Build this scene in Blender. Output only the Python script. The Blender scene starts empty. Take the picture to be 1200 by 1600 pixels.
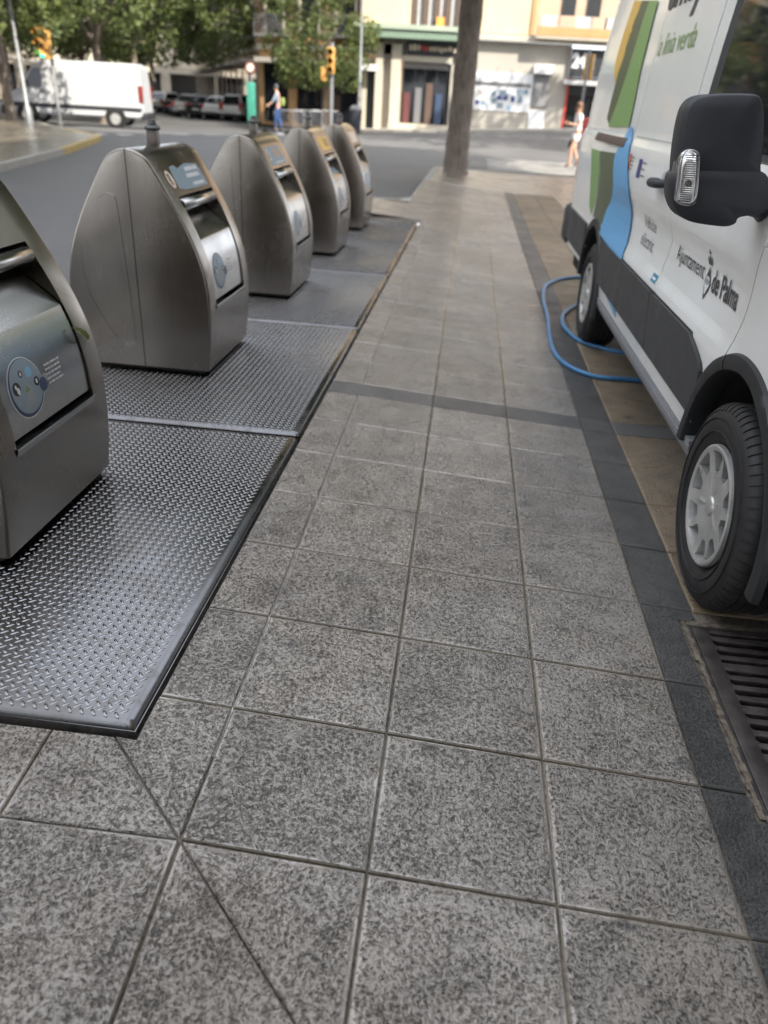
import bpy, bmesh, math, random
from mathutils import Vector, Matrix
random.seed(7)
sc = bpy.context.scene
COL = sc.collection
R = math.radians
PI = math.pi

# ------------------------------------------------------------------ camera
F_PX = 1189.13                                   # focal length in pixels of the 1200 x 1600 photograph
CAM_C = Vector((0.46990429, -1.0378, 1.37582127))
CAM_R = Vector((0.99314786, 0.10481498, 0.05168309))
CAM_U = Vector((-0.09517076, 0.46873827, 0.87819529))
CAM_F = Vector((-0.06782218, 0.87709649, -0.47550173))
cd = bpy.data.cameras.new('camera')
cam = bpy.data.objects.new('camera', cd)
COL.objects.link(cam)
cd.sensor_fit = 'VERTICAL'
cd.sensor_height = 36.0
cd.sensor_width = 27.0
cd.lens = F_PX / 1600.0 * 36.0
cd.clip_start = 0.05
cd.clip_end = 2000
cam.matrix_world = Matrix((
    (CAM_R.x, CAM_U.x, -CAM_F.x, CAM_C.x),
    (CAM_R.y, CAM_U.y, -CAM_F.y, CAM_C.y),
    (CAM_R.z, CAM_U.z, -CAM_F.z, CAM_C.z),
    (0, 0, 0, 1)))
cd.dof.use_dof = True
cd.dof.focus_distance = 2.15
cd.dof.aperture_fstop = 2.3
sc.camera = cam

def at(px, py, ax, val):
    """point where the photograph's pixel ray meets the plane  coordinate[ax] = val"""
    d = CAM_F + CAM_R * ((px - 600) / F_PX) - CAM_U * ((py - 800) / F_PX)
    t = (val - CAM_C[ax]) / d[ax]
    return CAM_C + d * t

# ------------------------------------------------------------------ light
SUN_EL, SUN_AZ = 43.0, 48.0                      # azimuth: degrees from +x towards -y
w = bpy.data.worlds.new('World')
sc.world = w
w.use_nodes = True
nt = w.node_tree
bgn = nt.nodes['Background']
sky = nt.nodes.new('ShaderNodeTexSky')
sky.sky_type = 'NISHITA'
sky.sun_disc = False
sky.sun_elevation = R(SUN_EL)
sky.sun_rotation = R(90 + SUN_AZ)
sky.dust_density = 4.0
sky.ozone_density = 1.0
sky.air_density = 1.0
# thin bright cloud over the blue
tc = nt.nodes.new('ShaderNodeTexCoord')
cn = nt.nodes.new('ShaderNodeTexNoise')
cn.inputs['Scale'].default_value = 2.2
cn.inputs['Detail'].default_value = 5
cr = nt.nodes.new('ShaderNodeMapRange')
cr.inputs['From Min'].default_value = 0.3
cr.inputs['From Max'].default_value = 0.62
cr.inputs['To Min'].default_value = 0.45
cr.inputs['To Max'].default_value = 0.95
cm = nt.nodes.new('ShaderNodeMix')
cm.data_type = 'RGBA'
cm.inputs['B'].default_value = (7.8, 8.15, 8.9, 1)
nt.links.new(tc.outputs['Generated'], cn.inputs['Vector'])
nt.links.new(cn.outputs['Fac'], cr.inputs['Value'])
nt.links.new(cr.outputs['Result'], cm.inputs['Factor'])
nt.links.new(sky.outputs['Color'], cm.inputs['A'])
nt.links.new(cm.outputs['Result'], bgn.inputs['Color'])
bgn.inputs['Strength'].default_value = 0.10

sl = bpy.data.lights.new('sun', 'SUN')
sl.energy = 2.9
sl.angle = R(0.6)
sl.color = (1.0, 0.93, 0.82)
sun = bpy.data.objects.new('sun', sl)
COL.objects.link(sun)
sd = Vector((math.cos(R(SUN_AZ)) * math.cos(R(SUN_EL)), -math.sin(R(SUN_AZ)) * math.cos(R(SUN_EL)), math.sin(R(SUN_EL))))
sun.rotation_euler = sd.to_track_quat('Z', 'Y').to_euler()
sun.location = (10, -10, 30)

sc.view_settings.view_transform = 'Standard'
sc.view_settings.look = 'None'
sc.view_settings.exposure = 1.75
sc.view_settings.gamma = 1.0
sc.cycles.use_denoising = True
sc.cycles.max_bounces = 6
sc.cycles.caustics_reflective = False
sc.cycles.caustics_refractive = False

# ------------------------------------------------------------------ helpers
def tag(o, label, cat, group=None):
    o['label'] = label
    o['category'] = cat
    if group:
        o['group'] = group
    return o

def struct(o):
    o['kind'] = 'structure'
    return o

def empty(name, loc=(0, 0, 0), rz=0.0):
    o = bpy.data.objects.new(name, None)
    COL.objects.link(o)
    o.location = loc
    o.rotation_euler = (0, 0, rz)
    o.empty_display_size = 0.1
    return o

def link(name, me, parent=None, loc=None, rot=None):
    o = bpy.data.objects.new(name, me)
    COL.objects.link(o)
    if parent:
        o.parent = parent
    if loc is not None:
        o.location = loc
    if rot is not None:
        o.rotation_euler = rot
    return o

class MB:
    """collects faces, builds ONE mesh"""
    def __init__(s):
        s.v, s.f = [], []
    def add(s, vs, fs):
        n = len(s.v)
        s.v += [tuple(p) for p in vs]
        s.f += [tuple(i + n for i in f) for f in fs]
        return s
    def box(s, x0, x1, y0, y1, z0, z1, b=0.0):
        if x0 > x1: x0, x1 = x1, x0
        if y0 > y1: y0, y1 = y1, y0
        if z0 > z1: z0, z1 = z1, z0
        if b <= 0:
            vs = [(x0, y0, z0), (x1, y0, z0), (x1, y1, z0), (x0, y1, z0), (x0, y0, z1), (x1, y0, z1), (x1, y1, z1), (x0, y1, z1)]
            return s.add(vs, [(0, 3, 2, 1), (4, 5, 6, 7), (0, 1, 5, 4), (1, 2, 6, 5), (2, 3, 7, 6), (3, 0, 4, 7)])
        bm = bmesh.new()
        bmesh.ops.create_cube(bm, size=1.0)
        for v in bm.verts:
            v.co = Vector(((x0 + x1) / 2 + v.co.x * (x1 - x0), (y0 + y1) / 2 + v.co.y * (y1 - y0), (z0 + z1) / 2 + v.co.z * (z1 - z0)))
        bmesh.ops.bevel(bm, geom=bm.edges[:], offset=b, segments=2, affect='EDGES', profile=0.5)
        bm.verts.index_update()
        s.add([v.co for v in bm.verts], [[v.index for v in f.verts] for f in bm.faces])
        bm.free()
        return s
    def lathe(s, prof, n=24, axis='Z', c=(0, 0, 0), cap=True):
        vs, fs = [], []
        for (r, h) in prof:
            for k in range(n):
                a = 2 * PI * k / n
                if axis == 'Z': p = (r * math.cos(a), r * math.sin(a), h)
                elif axis == 'X': p = (h, r * math.cos(a), r * math.sin(a))
                else: p = (r * math.sin(a), h, r * math.cos(a))
                vs.append((p[0] + c[0], p[1] + c[1], p[2] + c[2]))
        m = len(prof)
        for i in range(m - 1):
            for k in range(n):
                k2 = (k + 1) % n
                fs.append((i * n + k, i * n + k2, (i + 1) * n + k2, (i + 1) * n + k))
        if cap:
            fs.append(tuple(range(n))[::-1])
            fs.append(tuple((m - 1) * n + k for k in range(n)))
        return s.add(vs, fs)
    def tube(s, pts, r, n=10, cap=True):
        pts = [Vector(p) for p in pts]
        rs = r if isinstance(r, (list, tuple)) else [r] * len(pts)
        up = Vector((0, 0, 1))
        t0 = (pts[1] - pts[0]).normalized()
        if abs(t0.z) > 0.9: up = Vector((1, 0, 0))
        nrm = t0.cross(up).normalized()
        vs, fs = [], []
        for i, p in enumerate(pts):
            a = pts[max(0, i - 1)]; b = pts[min(len(pts) - 1, i + 1)]
            t = (b - a).normalized()
            nrm = (nrm - t * nrm.dot(t)).normalized()
            bn = t.cross(nrm)
            for k in range(n):
                an = 2 * PI * k / n
                vs.append(p + (nrm * math.cos(an) + bn * math.sin(an)) * rs[i])
        for i in range(len(pts) - 1):
            for k in range(n):
                k2 = (k + 1) % n
                fs.append((i * n + k, i * n + k2, (i + 1) * n + k2, (i + 1) * n + k))
        if cap:
            fs.append(tuple(range(n))[::-1])
            fs.append(tuple((len(pts) - 1) * n + k for k in range(n)))
        return s.add(vs, fs)
    def prism(s, poly, axis, a0, a1):
        """poly: list of 2D points; extruded along axis from a0 to a1"""
        def P(u, v, h):
            return {'X': (h, u, v), 'Y': (u, h, v), 'Z': (u, v, h)}[axis]
        n = len(poly)
        vs = [P(u, v, a0) for u, v in poly] + [P(u, v, a1) for u, v in poly]
        fs = [tuple(range(n))[::-1], tuple(range(n, 2 * n))] + [(i, (i + 1) % n, n + (i + 1) % n, n + i) for i in range(n)]
        return s.add(vs, fs)
    def grid(s, fn, us, vs_):
        """fn(u,v) -> point"""
        n = len(vs_)
        pts = [fn(u, v) for u in us for v in vs_]
        fs = [(i * n + j, i * n + j + 1, (i + 1) * n + j + 1, (i + 1) * n + j) for i in range(len(us) - 1) for j in range(n - 1)]
        return s.add(pts, fs)
    def mesh(s, name, mat, smooth=None, fixn=True):
        me = bpy.data.meshes.new(name)
        me.from_pydata(s.v, [], s.f)
        if fixn:
            bm = bmesh.new(); bm.from_mesh(me)
            bmesh.ops.recalc_face_normals(bm, faces=bm.faces[:])
            bm.to_mesh(me); bm.free()
        if mat is not None:
            me.materials.append(mat)
        if smooth:
            me.polygons.foreach_set('use_smooth', [True] * len(me.polygons))
            me.set_sharp_from_angle(angle=R(smooth))
        me.update()
        return me
    def obj(s, name, mat, parent=None, smooth=None, fixn=True, loc=None, rot=None):
        return link(name, s.mesh(name, mat, smooth, fixn), parent, loc, rot)

def lin(a, b, n):
    return [a + (b - a) * i / (n - 1) for i in range(n)]

def interp(tab, x):
    if x <= tab[0][0]: return tab[0][1]
    for (a, b), (c, d) in zip(tab, tab[1:]):
        if x <= c:
            return b + (d - b) * (x - a) / (c - a)
    return tab[-1][1]

def smoothstep(a, b, x):
    t = min(1.0, max(0.0, (x - a) / (b - a)))
    return t * t * (3 - 2 * t)

def spline(pts, n=8, closed=False):
    pts = [Vector(p) for p in pts]
    out = []
    m = len(pts)
    for i in range(m if closed else m - 1):
        if closed:
            p0, p1, p2, p3 = pts[(i - 1) % m], pts[i], pts[(i + 1) % m], pts[(i + 2) % m]
        else:
            p0, p1, p2, p3 = pts[max(0, i - 1)], pts[i], pts[i + 1], pts[min(m - 1, i + 2)]
        for k in range(n):
            t = k / n
            out.append(0.5 * ((2 * p1) + (p2 - p0) * t + (2 * p0 - 5 * p1 + 4 * p2 - p3) * t * t + (3 * p1 - p0 - 3 * p2 + p3) * t ** 3))
    if not closed:
        out.append(pts[-1])
    return out

# ------------------------------------------------------------------ materials
class Mat:
    def __init__(s, name):
        s.m = bpy.data.materials.new(name)
        s.m.use_nodes = True
        s.t = s.m.node_tree
        s.b = s.t.nodes['Principled BSDF']
    def n(s, typ, **kw):
        nd = s.t.nodes.new('ShaderNode' + typ)
        for k, v in kw.items():
            if k.startswith('i_'):
                nd.inputs[k[2:].replace('_', ' ')].default_value = v
            else:
                setattr(nd, k, v)
        return nd
    def l(s, a, b):
        s.t.links.new(a, b)
    def noise(s, scale, detail=3, rough=0.55, dist=0.0, vec=None):
        nd = s.n('TexNoise')
        nd.inputs['Scale'].default_value = scale
        nd.inputs['Detail'].default_value = detail
        nd.inputs['Roughness'].default_value = rough
        nd.inputs['Distortion'].default_value = dist
        if vec is not None:
            s.l(vec, nd.inputs['Vector'])
        return nd.outputs['Fac']
    def rng(s, val, a, b, c, d, smooth=False):
        nd = s.n('MapRange')
        if smooth: nd.interpolation_type = 'SMOOTHSTEP'
        s.l(val, nd.inputs['Value'])
        for k, v in zip(('From Min', 'From Max', 'To Min', 'To Max'), (a, b, c, d)):
            nd.inputs[k].default_value = v
        return nd.outputs['Result']
    def math(s, op, a, b=None):
        nd = s.n('Math', operation=op)
        for i, x in enumerate((a, b)):
            if x is None: continue
            if isinstance(x, (int, float)): nd.inputs[i].default_value = x
            else: s.l(x, nd.inputs[i])
        return nd.outputs[0]
    def mix(s, fac, a, b, blend='MIX'):
        nd = s.n('Mix', data_type='RGBA', blend_type=blend)
        for key, x in (('Factor', fac), ('A', a), ('B', b)):
            idx = {'Factor': 0, 'A': 6, 'B': 7}[key]
            if isinstance(x, (int, float)): nd.inputs[idx].default_value = x
            elif isinstance(x, (tuple, list)): nd.inputs[idx].default_value = tuple(x) + ((1,) if len(x) == 3 else ())
            else: s.l(x, nd.inputs[idx])
        return nd.outputs[2]
    def pos(s):
        return s.n('NewGeometry').outputs['Position']
    def objc(s):
        return s.n('TexCoord').outputs['Object']
    def bump(s, h, strength=0.5, dist=0.003, normal=None):
        nd = s.n('Bump')
        nd.inputs['Strength'].default_value = strength
        nd.inputs['Distance'].default_value = dist
        s.l(h, nd.inputs['Height'])
        if normal is not None: s.l(normal, nd.inputs['Normal'])
        s.l(nd.outputs['Normal'], s.b.inputs['Normal'])
        return nd.outputs['Normal']
    def set(s, **kw):
        for k, v in kw.items():
            k = k.replace('_', ' ')
            if isinstance(v, (int, float)) : s.b.inputs[k].default_value = v
            elif isinstance(v, (tuple, list)): s.b.inputs[k].default_value = tuple(v) + (1,) if len(v) == 3 else v
            else: s.l(v, s.b.inputs[k])
        return s

def simple(name, col, rough=0.6, metal=0.0, var=0.12, nscale=6.0, bump=0.0, bscale=60.0, spec=0.5, rvar=0.1):
    m = Mat(name)
    p = m.objc()
    f = m.noise(nscale, 4, 0.6, 0, p)
    c2 = tuple(c * (1 - var) for c in col)
    c1 = tuple(min(1, c * (1 + var)) for c in col)
    m.set(Base_Color=m.mix(m.rng(f, 0.3, 0.7, 0, 1), c2, c1), Metallic=metal)
    m.set(Roughness=m.rng(f, 0.3, 0.7, max(0.02, rough - rvar), min(1, rough + rvar)))
    m.b.inputs['Specular IOR Level'].default_value = spec
    if bump > 0:
        m.bump(m.noise(bscale, 4, 0.6, 0, p), 0.6, bump)
    return m.m

def tile_mat(name, top, pit, tint, grid=False, lo=0.2, hi=0.42, pscale=85.0, bd=0.0040, spec=0.5, coat=0.35):
    """bush-hammered paving: pits that hold dirt, damp sheen that varies over the ground"""
    m = Mat(name)
    p = m.pos()
    n1 = m.noise(pscale, 2.0, 0.5, 0.15, p)
    n2 = m.noise(pscale * 2.1, 3.0, 0.6, 0.2, p)
    amp = m.rng(m.noise(9.0, 3, 0.6, 0.2, p), 0.3, 0.7, -0.05, 0.05)      # rougher and smoother areas
    hgt = m.math('ADD', m.math('ADD', m.math('MULTIPLY', n1, 0.7), m.math('MULTIPLY', n2, 0.75)), amp)   # ~0.72 mean
    pitf = m.rng(hgt, 0.52, 0.74, 0, 1, True)
    fine = m.noise(pscale * 6.0, 3, 0.6, 0, p)
    big = m.noise(0.8, 4, 0.6, 0.3, p)
    mid = m.noise(6.0, 6, 0.7, 0.2, p)
    rnd = m.n('ObjectInfo').outputs['Random']
    col = m.mix(pitf, pit, top)
    col = m.mix(m.rng(fine, 0.45, 0.7, 0.0, 0.4), col, tuple(c * 0.5 for c in top))
    col = m.mix(m.rng(big, 0.45, 0.66, 0.0, 0.6), col, m.mix(pitf, tuple(c * 0.8 for c in pit), tint))
    val = m.math('MULTIPLY', m.rng(mid, 0.3, 0.72, 0.66, 1.24), m.rng(rnd, 0, 1, 0.80, 1.14))
    hs = m.n('HueSaturation')
    m.l(val, hs.inputs['Value']); m.l(col, hs.inputs['Color'])
    col = hs.outputs['Color']
    vo = m.n('TexVoronoi'); vo.voronoi_dimensions = '2D'; vo.inputs['Scale'].default_value = 1.7
    m.l(p, vo.inputs['Vector'])
    dn = m.math('ADD', vo.outputs['Distance'], m.rng(m.noise(40, 2, 0.5, 0, p), 0.3, 0.7, -0.03, 0.03))
    col = m.mix(m.rng(dn, 0.020, 0.055, 0.65, 0.0), col, (0.03, 0.03, 0.03))
    h = m.math('ADD', m.rng(hgt, 0.48, 0.80, 0, 1, True), m.rng(hgt, 0.5, 1.0, 0, 0.7))
    if grid:
        sep = m.n('SeparateXYZ'); m.l(p, sep.inputs[0])
        def line(o, off):
            fr = m.math('FRACT', m.math('MULTIPLY', m.math('ADD', o, off), 2.5))
            d = m.math('ABSOLUTE', m.math('SUBTRACT', fr, 0.5))
            return m.rng(d, 0.486, 0.492, 0, 1)
        j = m.math('MAXIMUM', line(sep.outputs['X'], 40.0), line(sep.outputs['Y'], 40.01))
        col = m.mix(j, col, (0.06, 0.052, 0.042))
        h = m.math('SUBTRACT', h, m.math('MULTIPLY', j, 1.5))
    else:
        ob = m.objc()
        sep = m.n('SeparateXYZ'); m.l(ob, sep.inputs[0])
        e = m.math('MAXIMUM', m.math('ABSOLUTE', sep.outputs['X']), m.math('ABSOLUTE', sep.outputs['Y']))
        e = m.math('ADD', e, m.rng(mid, 0.3, 0.7, -0.006, 0.006))
        inner = m.rng(e, 0.186, 0.194, 1, 0)
        h = m.math('ADD', m.math('MULTIPLY', h, inner), m.math('MULTIPLY', m.math('SUBTRACT', 1.0, inner), 0.7))
        col = m.mix(m.rng(e, 0.188, 0.200, 0, 0.5), col, tint)
    m.set(Base_Color=col)
    wet = m.noise(1.5, 5, 0.62, 0.5, p)
    m.set(Roughness=m.math('ADD', m.rng(wet, 0.32, 0.68, lo, hi), m.rng(pitf, 0, 1, 0.16, 0)))
    m.b.inputs['Specular IOR Level'].default_value = spec
    m.set(Coat_Weight=m.math('MULTIPLY', m.rng(wet, 0.35, 0.65, coat, coat * 0.65), m.rng(pitf, 0.1, 0.8, 0.15, 1.0)))
    m.b.inputs['Coat Roughness'].default_value = 0.11
    m.b.inputs['Coat IOR'].default_value = 1.85
    nn = m.bump(h, 1.0, bd)
    m.l(nn, m.b.inputs['Coat Normal'])
    return m.m

M = {}
M['granite'] = tile_mat('granite_tile', (0.272, 0.242, 0.206), (0.032, 0.027, 0.022), (0.190, 0.146, 0.100), pscale=96.0, bd=0.0030, lo=0.2, hi=0.38, coat=1.0, spec=0.6)
M['beige'] = tile_mat('beige_tile', (0.26, 0.20, 0.13), (0.10, 0.07, 0.04), (0.20, 0.145, 0.09), lo=0.4, hi=0.6, pscale=100.0, bd=0.003, coat=0.1)
M['slate'] = tile_mat('slate_tile', (0.085, 0.084, 0.080), (0.038, 0.038, 0.037), (0.068, 0.063, 0.056), pscale=140.0, bd=0.003, lo=0.32, hi=0.55, coat=0.3)
M['strip'] = tile_mat('strip_tile', (0.090, 0.090, 0.090), (0.032, 0.032, 0.032), (0.07, 0.066, 0.06), pscale=120.0, bd=0.0018, lo=0.25, hi=0.45, coat=0.45)
M['farpave'] = tile_mat('far_paving', (0.25, 0.22, 0.18), (0.11, 0.095, 0.078), (0.20, 0.16, 0.115), grid=True, lo=0.14, hi=0.34, coat=0.8, bd=0.0018)

m = Mat('mortar')
p = m.pos()
f = m.noise(60, 4, 0.6, 0, p); g = m.noise(5, 4, 0.6, 0, p)
m.set(Base_Color=m.mix(m.rng(m.math('ADD', f, g), 0.8, 1.2, 0, 1), (0.045, 0.038, 0.03), (0.21, 0.18, 0.145)), Roughness=0.85)
m.bump(f, 0.8, 0.004)
M['mortar'] = m.m

m = Mat('asphalt')
p = m.pos()
f = m.noise(140, 3, 0.6, 0, p); g = m.noise(0.45, 5, 0.6, 0.4, p); k = m.noise(3.0, 4, 0.6, 0.3, p)
c = m.mix(m.rng(g, 0.35, 0.65, 0, 1), (0.068, 0.070, 0.073), (0.112, 0.110, 0.106))
c = m.mix(m.rng(f, 0.5, 0.75, 0, 0.5), c, (0.21, 0.21, 0.21))
m.set(Base_Color=m.mix(m.rng(k, 0.55, 0.8, 0, 0.5), c, (0.06, 0.06, 0.062)), Roughness=m.rng(g, 0.3, 0.7, 0.55, 0.8))
m.bump(f, 0.6, 0.006)
M['asphalt'] = m.m

def steel(name, base, r0, r1, stretch=(60, 60, 2.0), dirt=(0.16, 0.13, 0.09), dirtamt=0.5, bmp=0.12):
    m = Mat(name)
    ob = m.objc()
    mp = m.n('Mapping'); mp.inputs['Scale'].default_value = stretch
    m.l(ob, mp.inputs['Vector'])
    st = m.noise(4.0, 4, 0.6, 0, mp.outputs['Vector'])
    bl = m.noise(3.0, 4, 0.55, 0.6, m.pos())
    mp2 = m.n('Mapping'); mp2.inputs['Scale'].default_value = (11, 11, 1.0)
    m.l(m.pos(), mp2.inputs['Vector'])
    drip = m.noise(1.6, 4, 0.6, 0.2, mp2.outputs['Vector'])
    c = m.mix(m.rng(st, 0.3, 0.7, 0, 1), tuple(x * 0.95 for x in base), base)
    d = m.math('MAXIMUM', m.rng(bl, 0.5, 0.75, 0, dirtamt), m.rng(drip, 0.52, 0.75, 0, dirtamt))
    c = m.mix(d, c, dirt)
    m.set(Base_Color=c, Metallic=m.rng(d, 0, 1, 1.0, 0.75))
    rr = m.math('ADD', m.rng(st, 0.3, 0.7, r0, r1), m.rng(bl, 0.35, 0.7, 0, 0.08))
    m.set(Roughness=m.math('ADD', rr, m.math('MULTIPLY', d, 0.15)))
    m.bump(m.math('ADD', m.math('MULTIPLY', st, 0.08), bl), bmp, 0.002)
    return m.m

M['steel'] = steel('stainless_steel', (0.31, 0.282, 0.25), 0.17, 0.22, dirt=(0.20, 0.175, 0.145), dirtamt=0.13, bmp=0.02)
M['steel_light'] = steel('polished_steel', (0.50, 0.495, 0.485), 0.15, 0.20, dirt=(0.28, 0.26, 0.23), dirtamt=0.3, bmp=0.06)
M['plate'] = steel('tread_plate_steel', (0.15, 0.15, 0.155), 0.15, 0.22, stretch=(3, 3, 3), dirt=(0.085, 0.072, 0.058), dirtamt=0.6, bmp=0.2)
M['lug'] = steel('worn_lug_steel', (0.25, 0.25, 0.255), 0.13, 0.20, stretch=(3, 3, 3), dirt=(0.17, 0.15, 0.12), dirtamt=0.35)
M['black'] = simple('black_rubber', (0.018, 0.018, 0.019), 0.75)
M['void'] = simple('dark_cavity', (0.012, 0.011, 0.010), 0.9)
M['darkplastic'] = simple('dark_plastic', (0.027, 0.029, 0.035), 0.5, bump=0.0006, bscale=700, spec=0.4)
M['archblack'] = simple('arch_plastic', (0.016, 0.0165, 0.018), 0.5)
M['clad'] = simple('grey_cladding', (0.038, 0.038, 0.039), 0.55, bump=0.0004, bscale=500)
M['sillgrey'] = simple('sill_plastic', (0.20, 0.205, 0.215), 0.45)
M['cap'] = simple('grey_cast', (0.10, 0.10, 0.10), 0.5, metal=0.6, bump=0.001)
M['post'] = simple('post_metal', (0.22, 0.19, 0.165), 0.5, metal=0.6)
M['iron'] = simple('cast_iron', (0.062, 0.052, 0.047), 0.5, metal=0.25, var=0.45, nscale=18, bump=0.002, bscale=220)
M['hubcap'] = simple('silver_hubcap', (0.52, 0.515, 0.495), 0.34, metal=0.6, var=0.16, nscale=9)
M['chrome'] = simple('chrome', (0.82, 0.82, 0.82), 0.12, metal=0.9, var=0.05)
M['hose'] = simple('blue_hose', (0.045, 0.17, 0.34), 0.35, var=0.25, nscale=15)
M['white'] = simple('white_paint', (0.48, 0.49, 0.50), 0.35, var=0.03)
M['lightgrey'] = simple('light_grey', (0.45, 0.45, 0.44), 0.6)
M['midgrey'] = simple('mid_grey', (0.2, 0.2, 0.2), 0.6)
M['galv'] = simple('galvanised_pole', (0.30, 0.31, 0.32), 0.45, metal=0.7)
M['yellow'] = simple('signal_yellow', (0.55, 0.30, 0.08), 0.45)
M['kerb'] = simple('kerb_stone', (0.34, 0.33, 0.30), 0.75, bump=0.003, bscale=50)
M['kerb_yellow'] = simple('yellow_kerb_paint', (0.42, 0.31, 0.12), 0.7, var=0.3)
M['sunpatch_bar'] = simple('sunpatch_bar_paint', (0.30, 0.29, 0.27), 0.7, var=0.35, nscale=3)  # pale tone that brightens the sunlit patch on the road
M['linepaint'] = simple('road_paint', (0.62, 0.62, 0.60), 0.7, var=0.25)

m = Mat('van_paint')
p = m.pos()
f = m.noise(3.0, 4, 0.6, 0.3, p)
m.set(Base_Color=m.mix(m.rng(f, 0.35, 0.7, 0, 1), (0.80, 0.80, 0.77), (0.75, 0.745, 0.71)), Roughness=0.32)
m.b.inputs['Coat Weight'].default_value = 0.5
m.b.inputs['Coat Roughness'].default_value = 0.06
M['paint'] = m.m

m = Mat('tinted_glass')
m.set(Base_Color=(0.012, 0.014, 0.018), Roughness=0.04)
m.b.inputs['Specular IOR Level'].default_value = 0.5
M['glass'] = m.m
m = Mat('clear_lens')
m.set(Base_Color=(0.95, 0.95, 0.95), Roughness=0.03)
m.b.inputs['Transmission Weight'].default_value = 0.92
m.b.inputs['IOR'].default_value = 1.45
M['lens'] = m.m
m = Mat('tyre')
f = m.noise(12, 4, 0.6, 0, m.pos()); fo = m.noise(120, 3, 0.6, 0, m.pos())
m.set(Base_Color=m.mix(m.rng(f, 0.4, 0.7, 0, 1), (0.010, 0.010, 0.011), (0.026, 0.023, 0.021)), Roughness=m.rng(f, 0.3, 0.7, 0.5, 0.75))
m.bump(fo, 0.4, 0.0008)
M['tyre'] = m.m

def flat(name, col, rough=0.4):
    m = Mat(name)
    f = m.noise(25, 4, 0.65, 0.4, m.pos())
    m.set(Base_Color=m.mix(m.rng(f, 0.5, 0.75, 0, 0.35), col, tuple(c * 0.6 + 0.06 for c in col)), Roughness=rough)
    return m.m
for nm, c in dict(s_blue=(0.13, 0.36, 0.62), s_green=(0.20, 0.34, 0.11), s_dkgreen=(0.085, 0.105, 0.055), s_yellow=(0.72, 0.45, 0.09), s_paleblue=(0.28, 0.34, 0.39),
                  s_ring=(0.045, 0.07, 0.13), s_white=(0.75, 0.76, 0.76), s_black=(0.025, 0.025, 0.025), s_ink=(0.05, 0.05, 0.055), s_grey=(0.17, 0.17, 0.175),
                  s_cream=(0.72, 0.60, 0.48), s_red=(0.50, 0.06, 0.045), s_navy=(0.04, 0.045, 0.19), s_teal=(0.04, 0.22, 0.34), s_leaf=(0.20, 0.32, 0.12), s_orange=(0.7, 0.32, 0.08),
                  s_labelblue=(0.20, 0.28, 0.33), s_labelgrey=(0.33, 0.35, 0.36), s_sky=(0.25, 0.48, 0.68)).items():
    M[nm] = flat(nm, c)

def leafmat(name, c, c2):
    m = Mat(name)
    rnd = m.n('NewGeometry').outputs['Random Per Island']
    f = m.noise(0.55, 3, 0.6, 0, m.pos())
    col = m.mix(rnd, c, c2)
    col = m.mix(m.rng(f, 0.4, 0.7, 0, 0.6), col, tuple(x * 0.6 for x in c))
    m.set(Base_Color=col, Roughness=0.55)
    tr = m.n('BsdfTranslucent')
    m.l(col, tr.inputs['Color'])
    mx = m.n('MixShader'); mx.inputs[0].default_value = 0.45
    m.l(m.b.outputs[0], mx.inputs[1]); m.l(tr.outputs[0], mx.inputs[2])
    m.l(mx.outputs[0], m.t.nodes['Material Output'].inputs['Surface'])
    return m.m
M['leaf'] = leafmat('tree_leaves', (0.085, 0.12, 0.040), (0.22, 0.26, 0.085))
m = Mat('bark')
mp = m.n('Mapping'); mp.inputs['Scale'].default_value = (6, 6, 1.2)
m.l(m.pos(), mp.inputs['Vector'])
f = m.noise(3, 6, 0.65, 0.5, mp.outputs['Vector'])
m.set(Base_Color=m.mix(m.rng(f, 0.35, 0.65, 0, 1), (0.12, 0.095, 0.075), (0.27, 0.225, 0.185)), Roughness=0.85)
m.bump(f, 0.8, 0.02)
M['bark'] = m.m
def wallmat(name, col, rough=0.85):
    m = Mat(name)
    p = m.pos()
    f = m.noise(0.6, 5, 0.65, 0.5, p); g = m.noise(9, 4, 0.6, 0, p)
    c = m.mix(m.rng(f, 0.4, 0.7, 0, 0.55), col, tuple(x * 0.72 for x in col))
    m.set(Base_Color=m.mix(m.rng(g, 0.5, 0.8, 0, 0.25), c, tuple(x * 0.6 for x in col)), Roughness=rough)
    m.bump(g, 0.3, 0.01)
    return m.m
M['w_cream'] = wallmat('cream_render', (0.60, 0.49, 0.33))
M['w_grey'] = wallmat('grey_stone', (0.42, 0.39, 0.34))
M['w_pale'] = wallmat('pale_stone', (0.53, 0.48, 0.39))
M['w_ochre'] = wallmat('ochre_render', (0.48, 0.29, 0.13))
M['w_peach'] = wallmat('peach_render', (0.52, 0.38, 0.28))
M['w_beige'] = wallmat('beige_render', (0.55, 0.47, 0.36))
M['g_green'] = simple('green_awning', (0.17, 0.24, 0.18), 0.7)
M['shutter'] = simple('brown_shutter', (0.10, 0.065, 0.05), 0.7)
M['shopdark'] = simple('dark_shop', (0.03, 0.033, 0.037), 0.4)
M['tailred'] = simple('tail_light_red', (0.20, 0.025, 0.02), 0.3)
M['rack_red'] = simple('dull_red', (0.11, 0.035, 0.035), 0.6)
M['wpanel'] = simple('white_panel', (0.7, 0.7, 0.7), 0.6)

# ================================================================== ground
TH = R(4.0)                                      # cross-fall of the tiled pavement
SN, CS = math.sin(TH), math.cos(TH)
HIP_Y = 0.2
FLAT_U = 1.38
FLAT_X = -0.2 + (FLAT_U + 0.2) * CS
FLAT_Z = -(FLAT_U + 0.2) * SN

def zp(x, y):
    if x + y < 0.0 and y < 0.27:
        return -min(max(HIP_Y - y, 0.0), 1.58) * SN
    k = 1.0 - 0.72 * smoothstep(15.4, 19.0, y)
    return -k * SN * min(max(x + 0.2, 0.0), 1.58)

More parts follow.
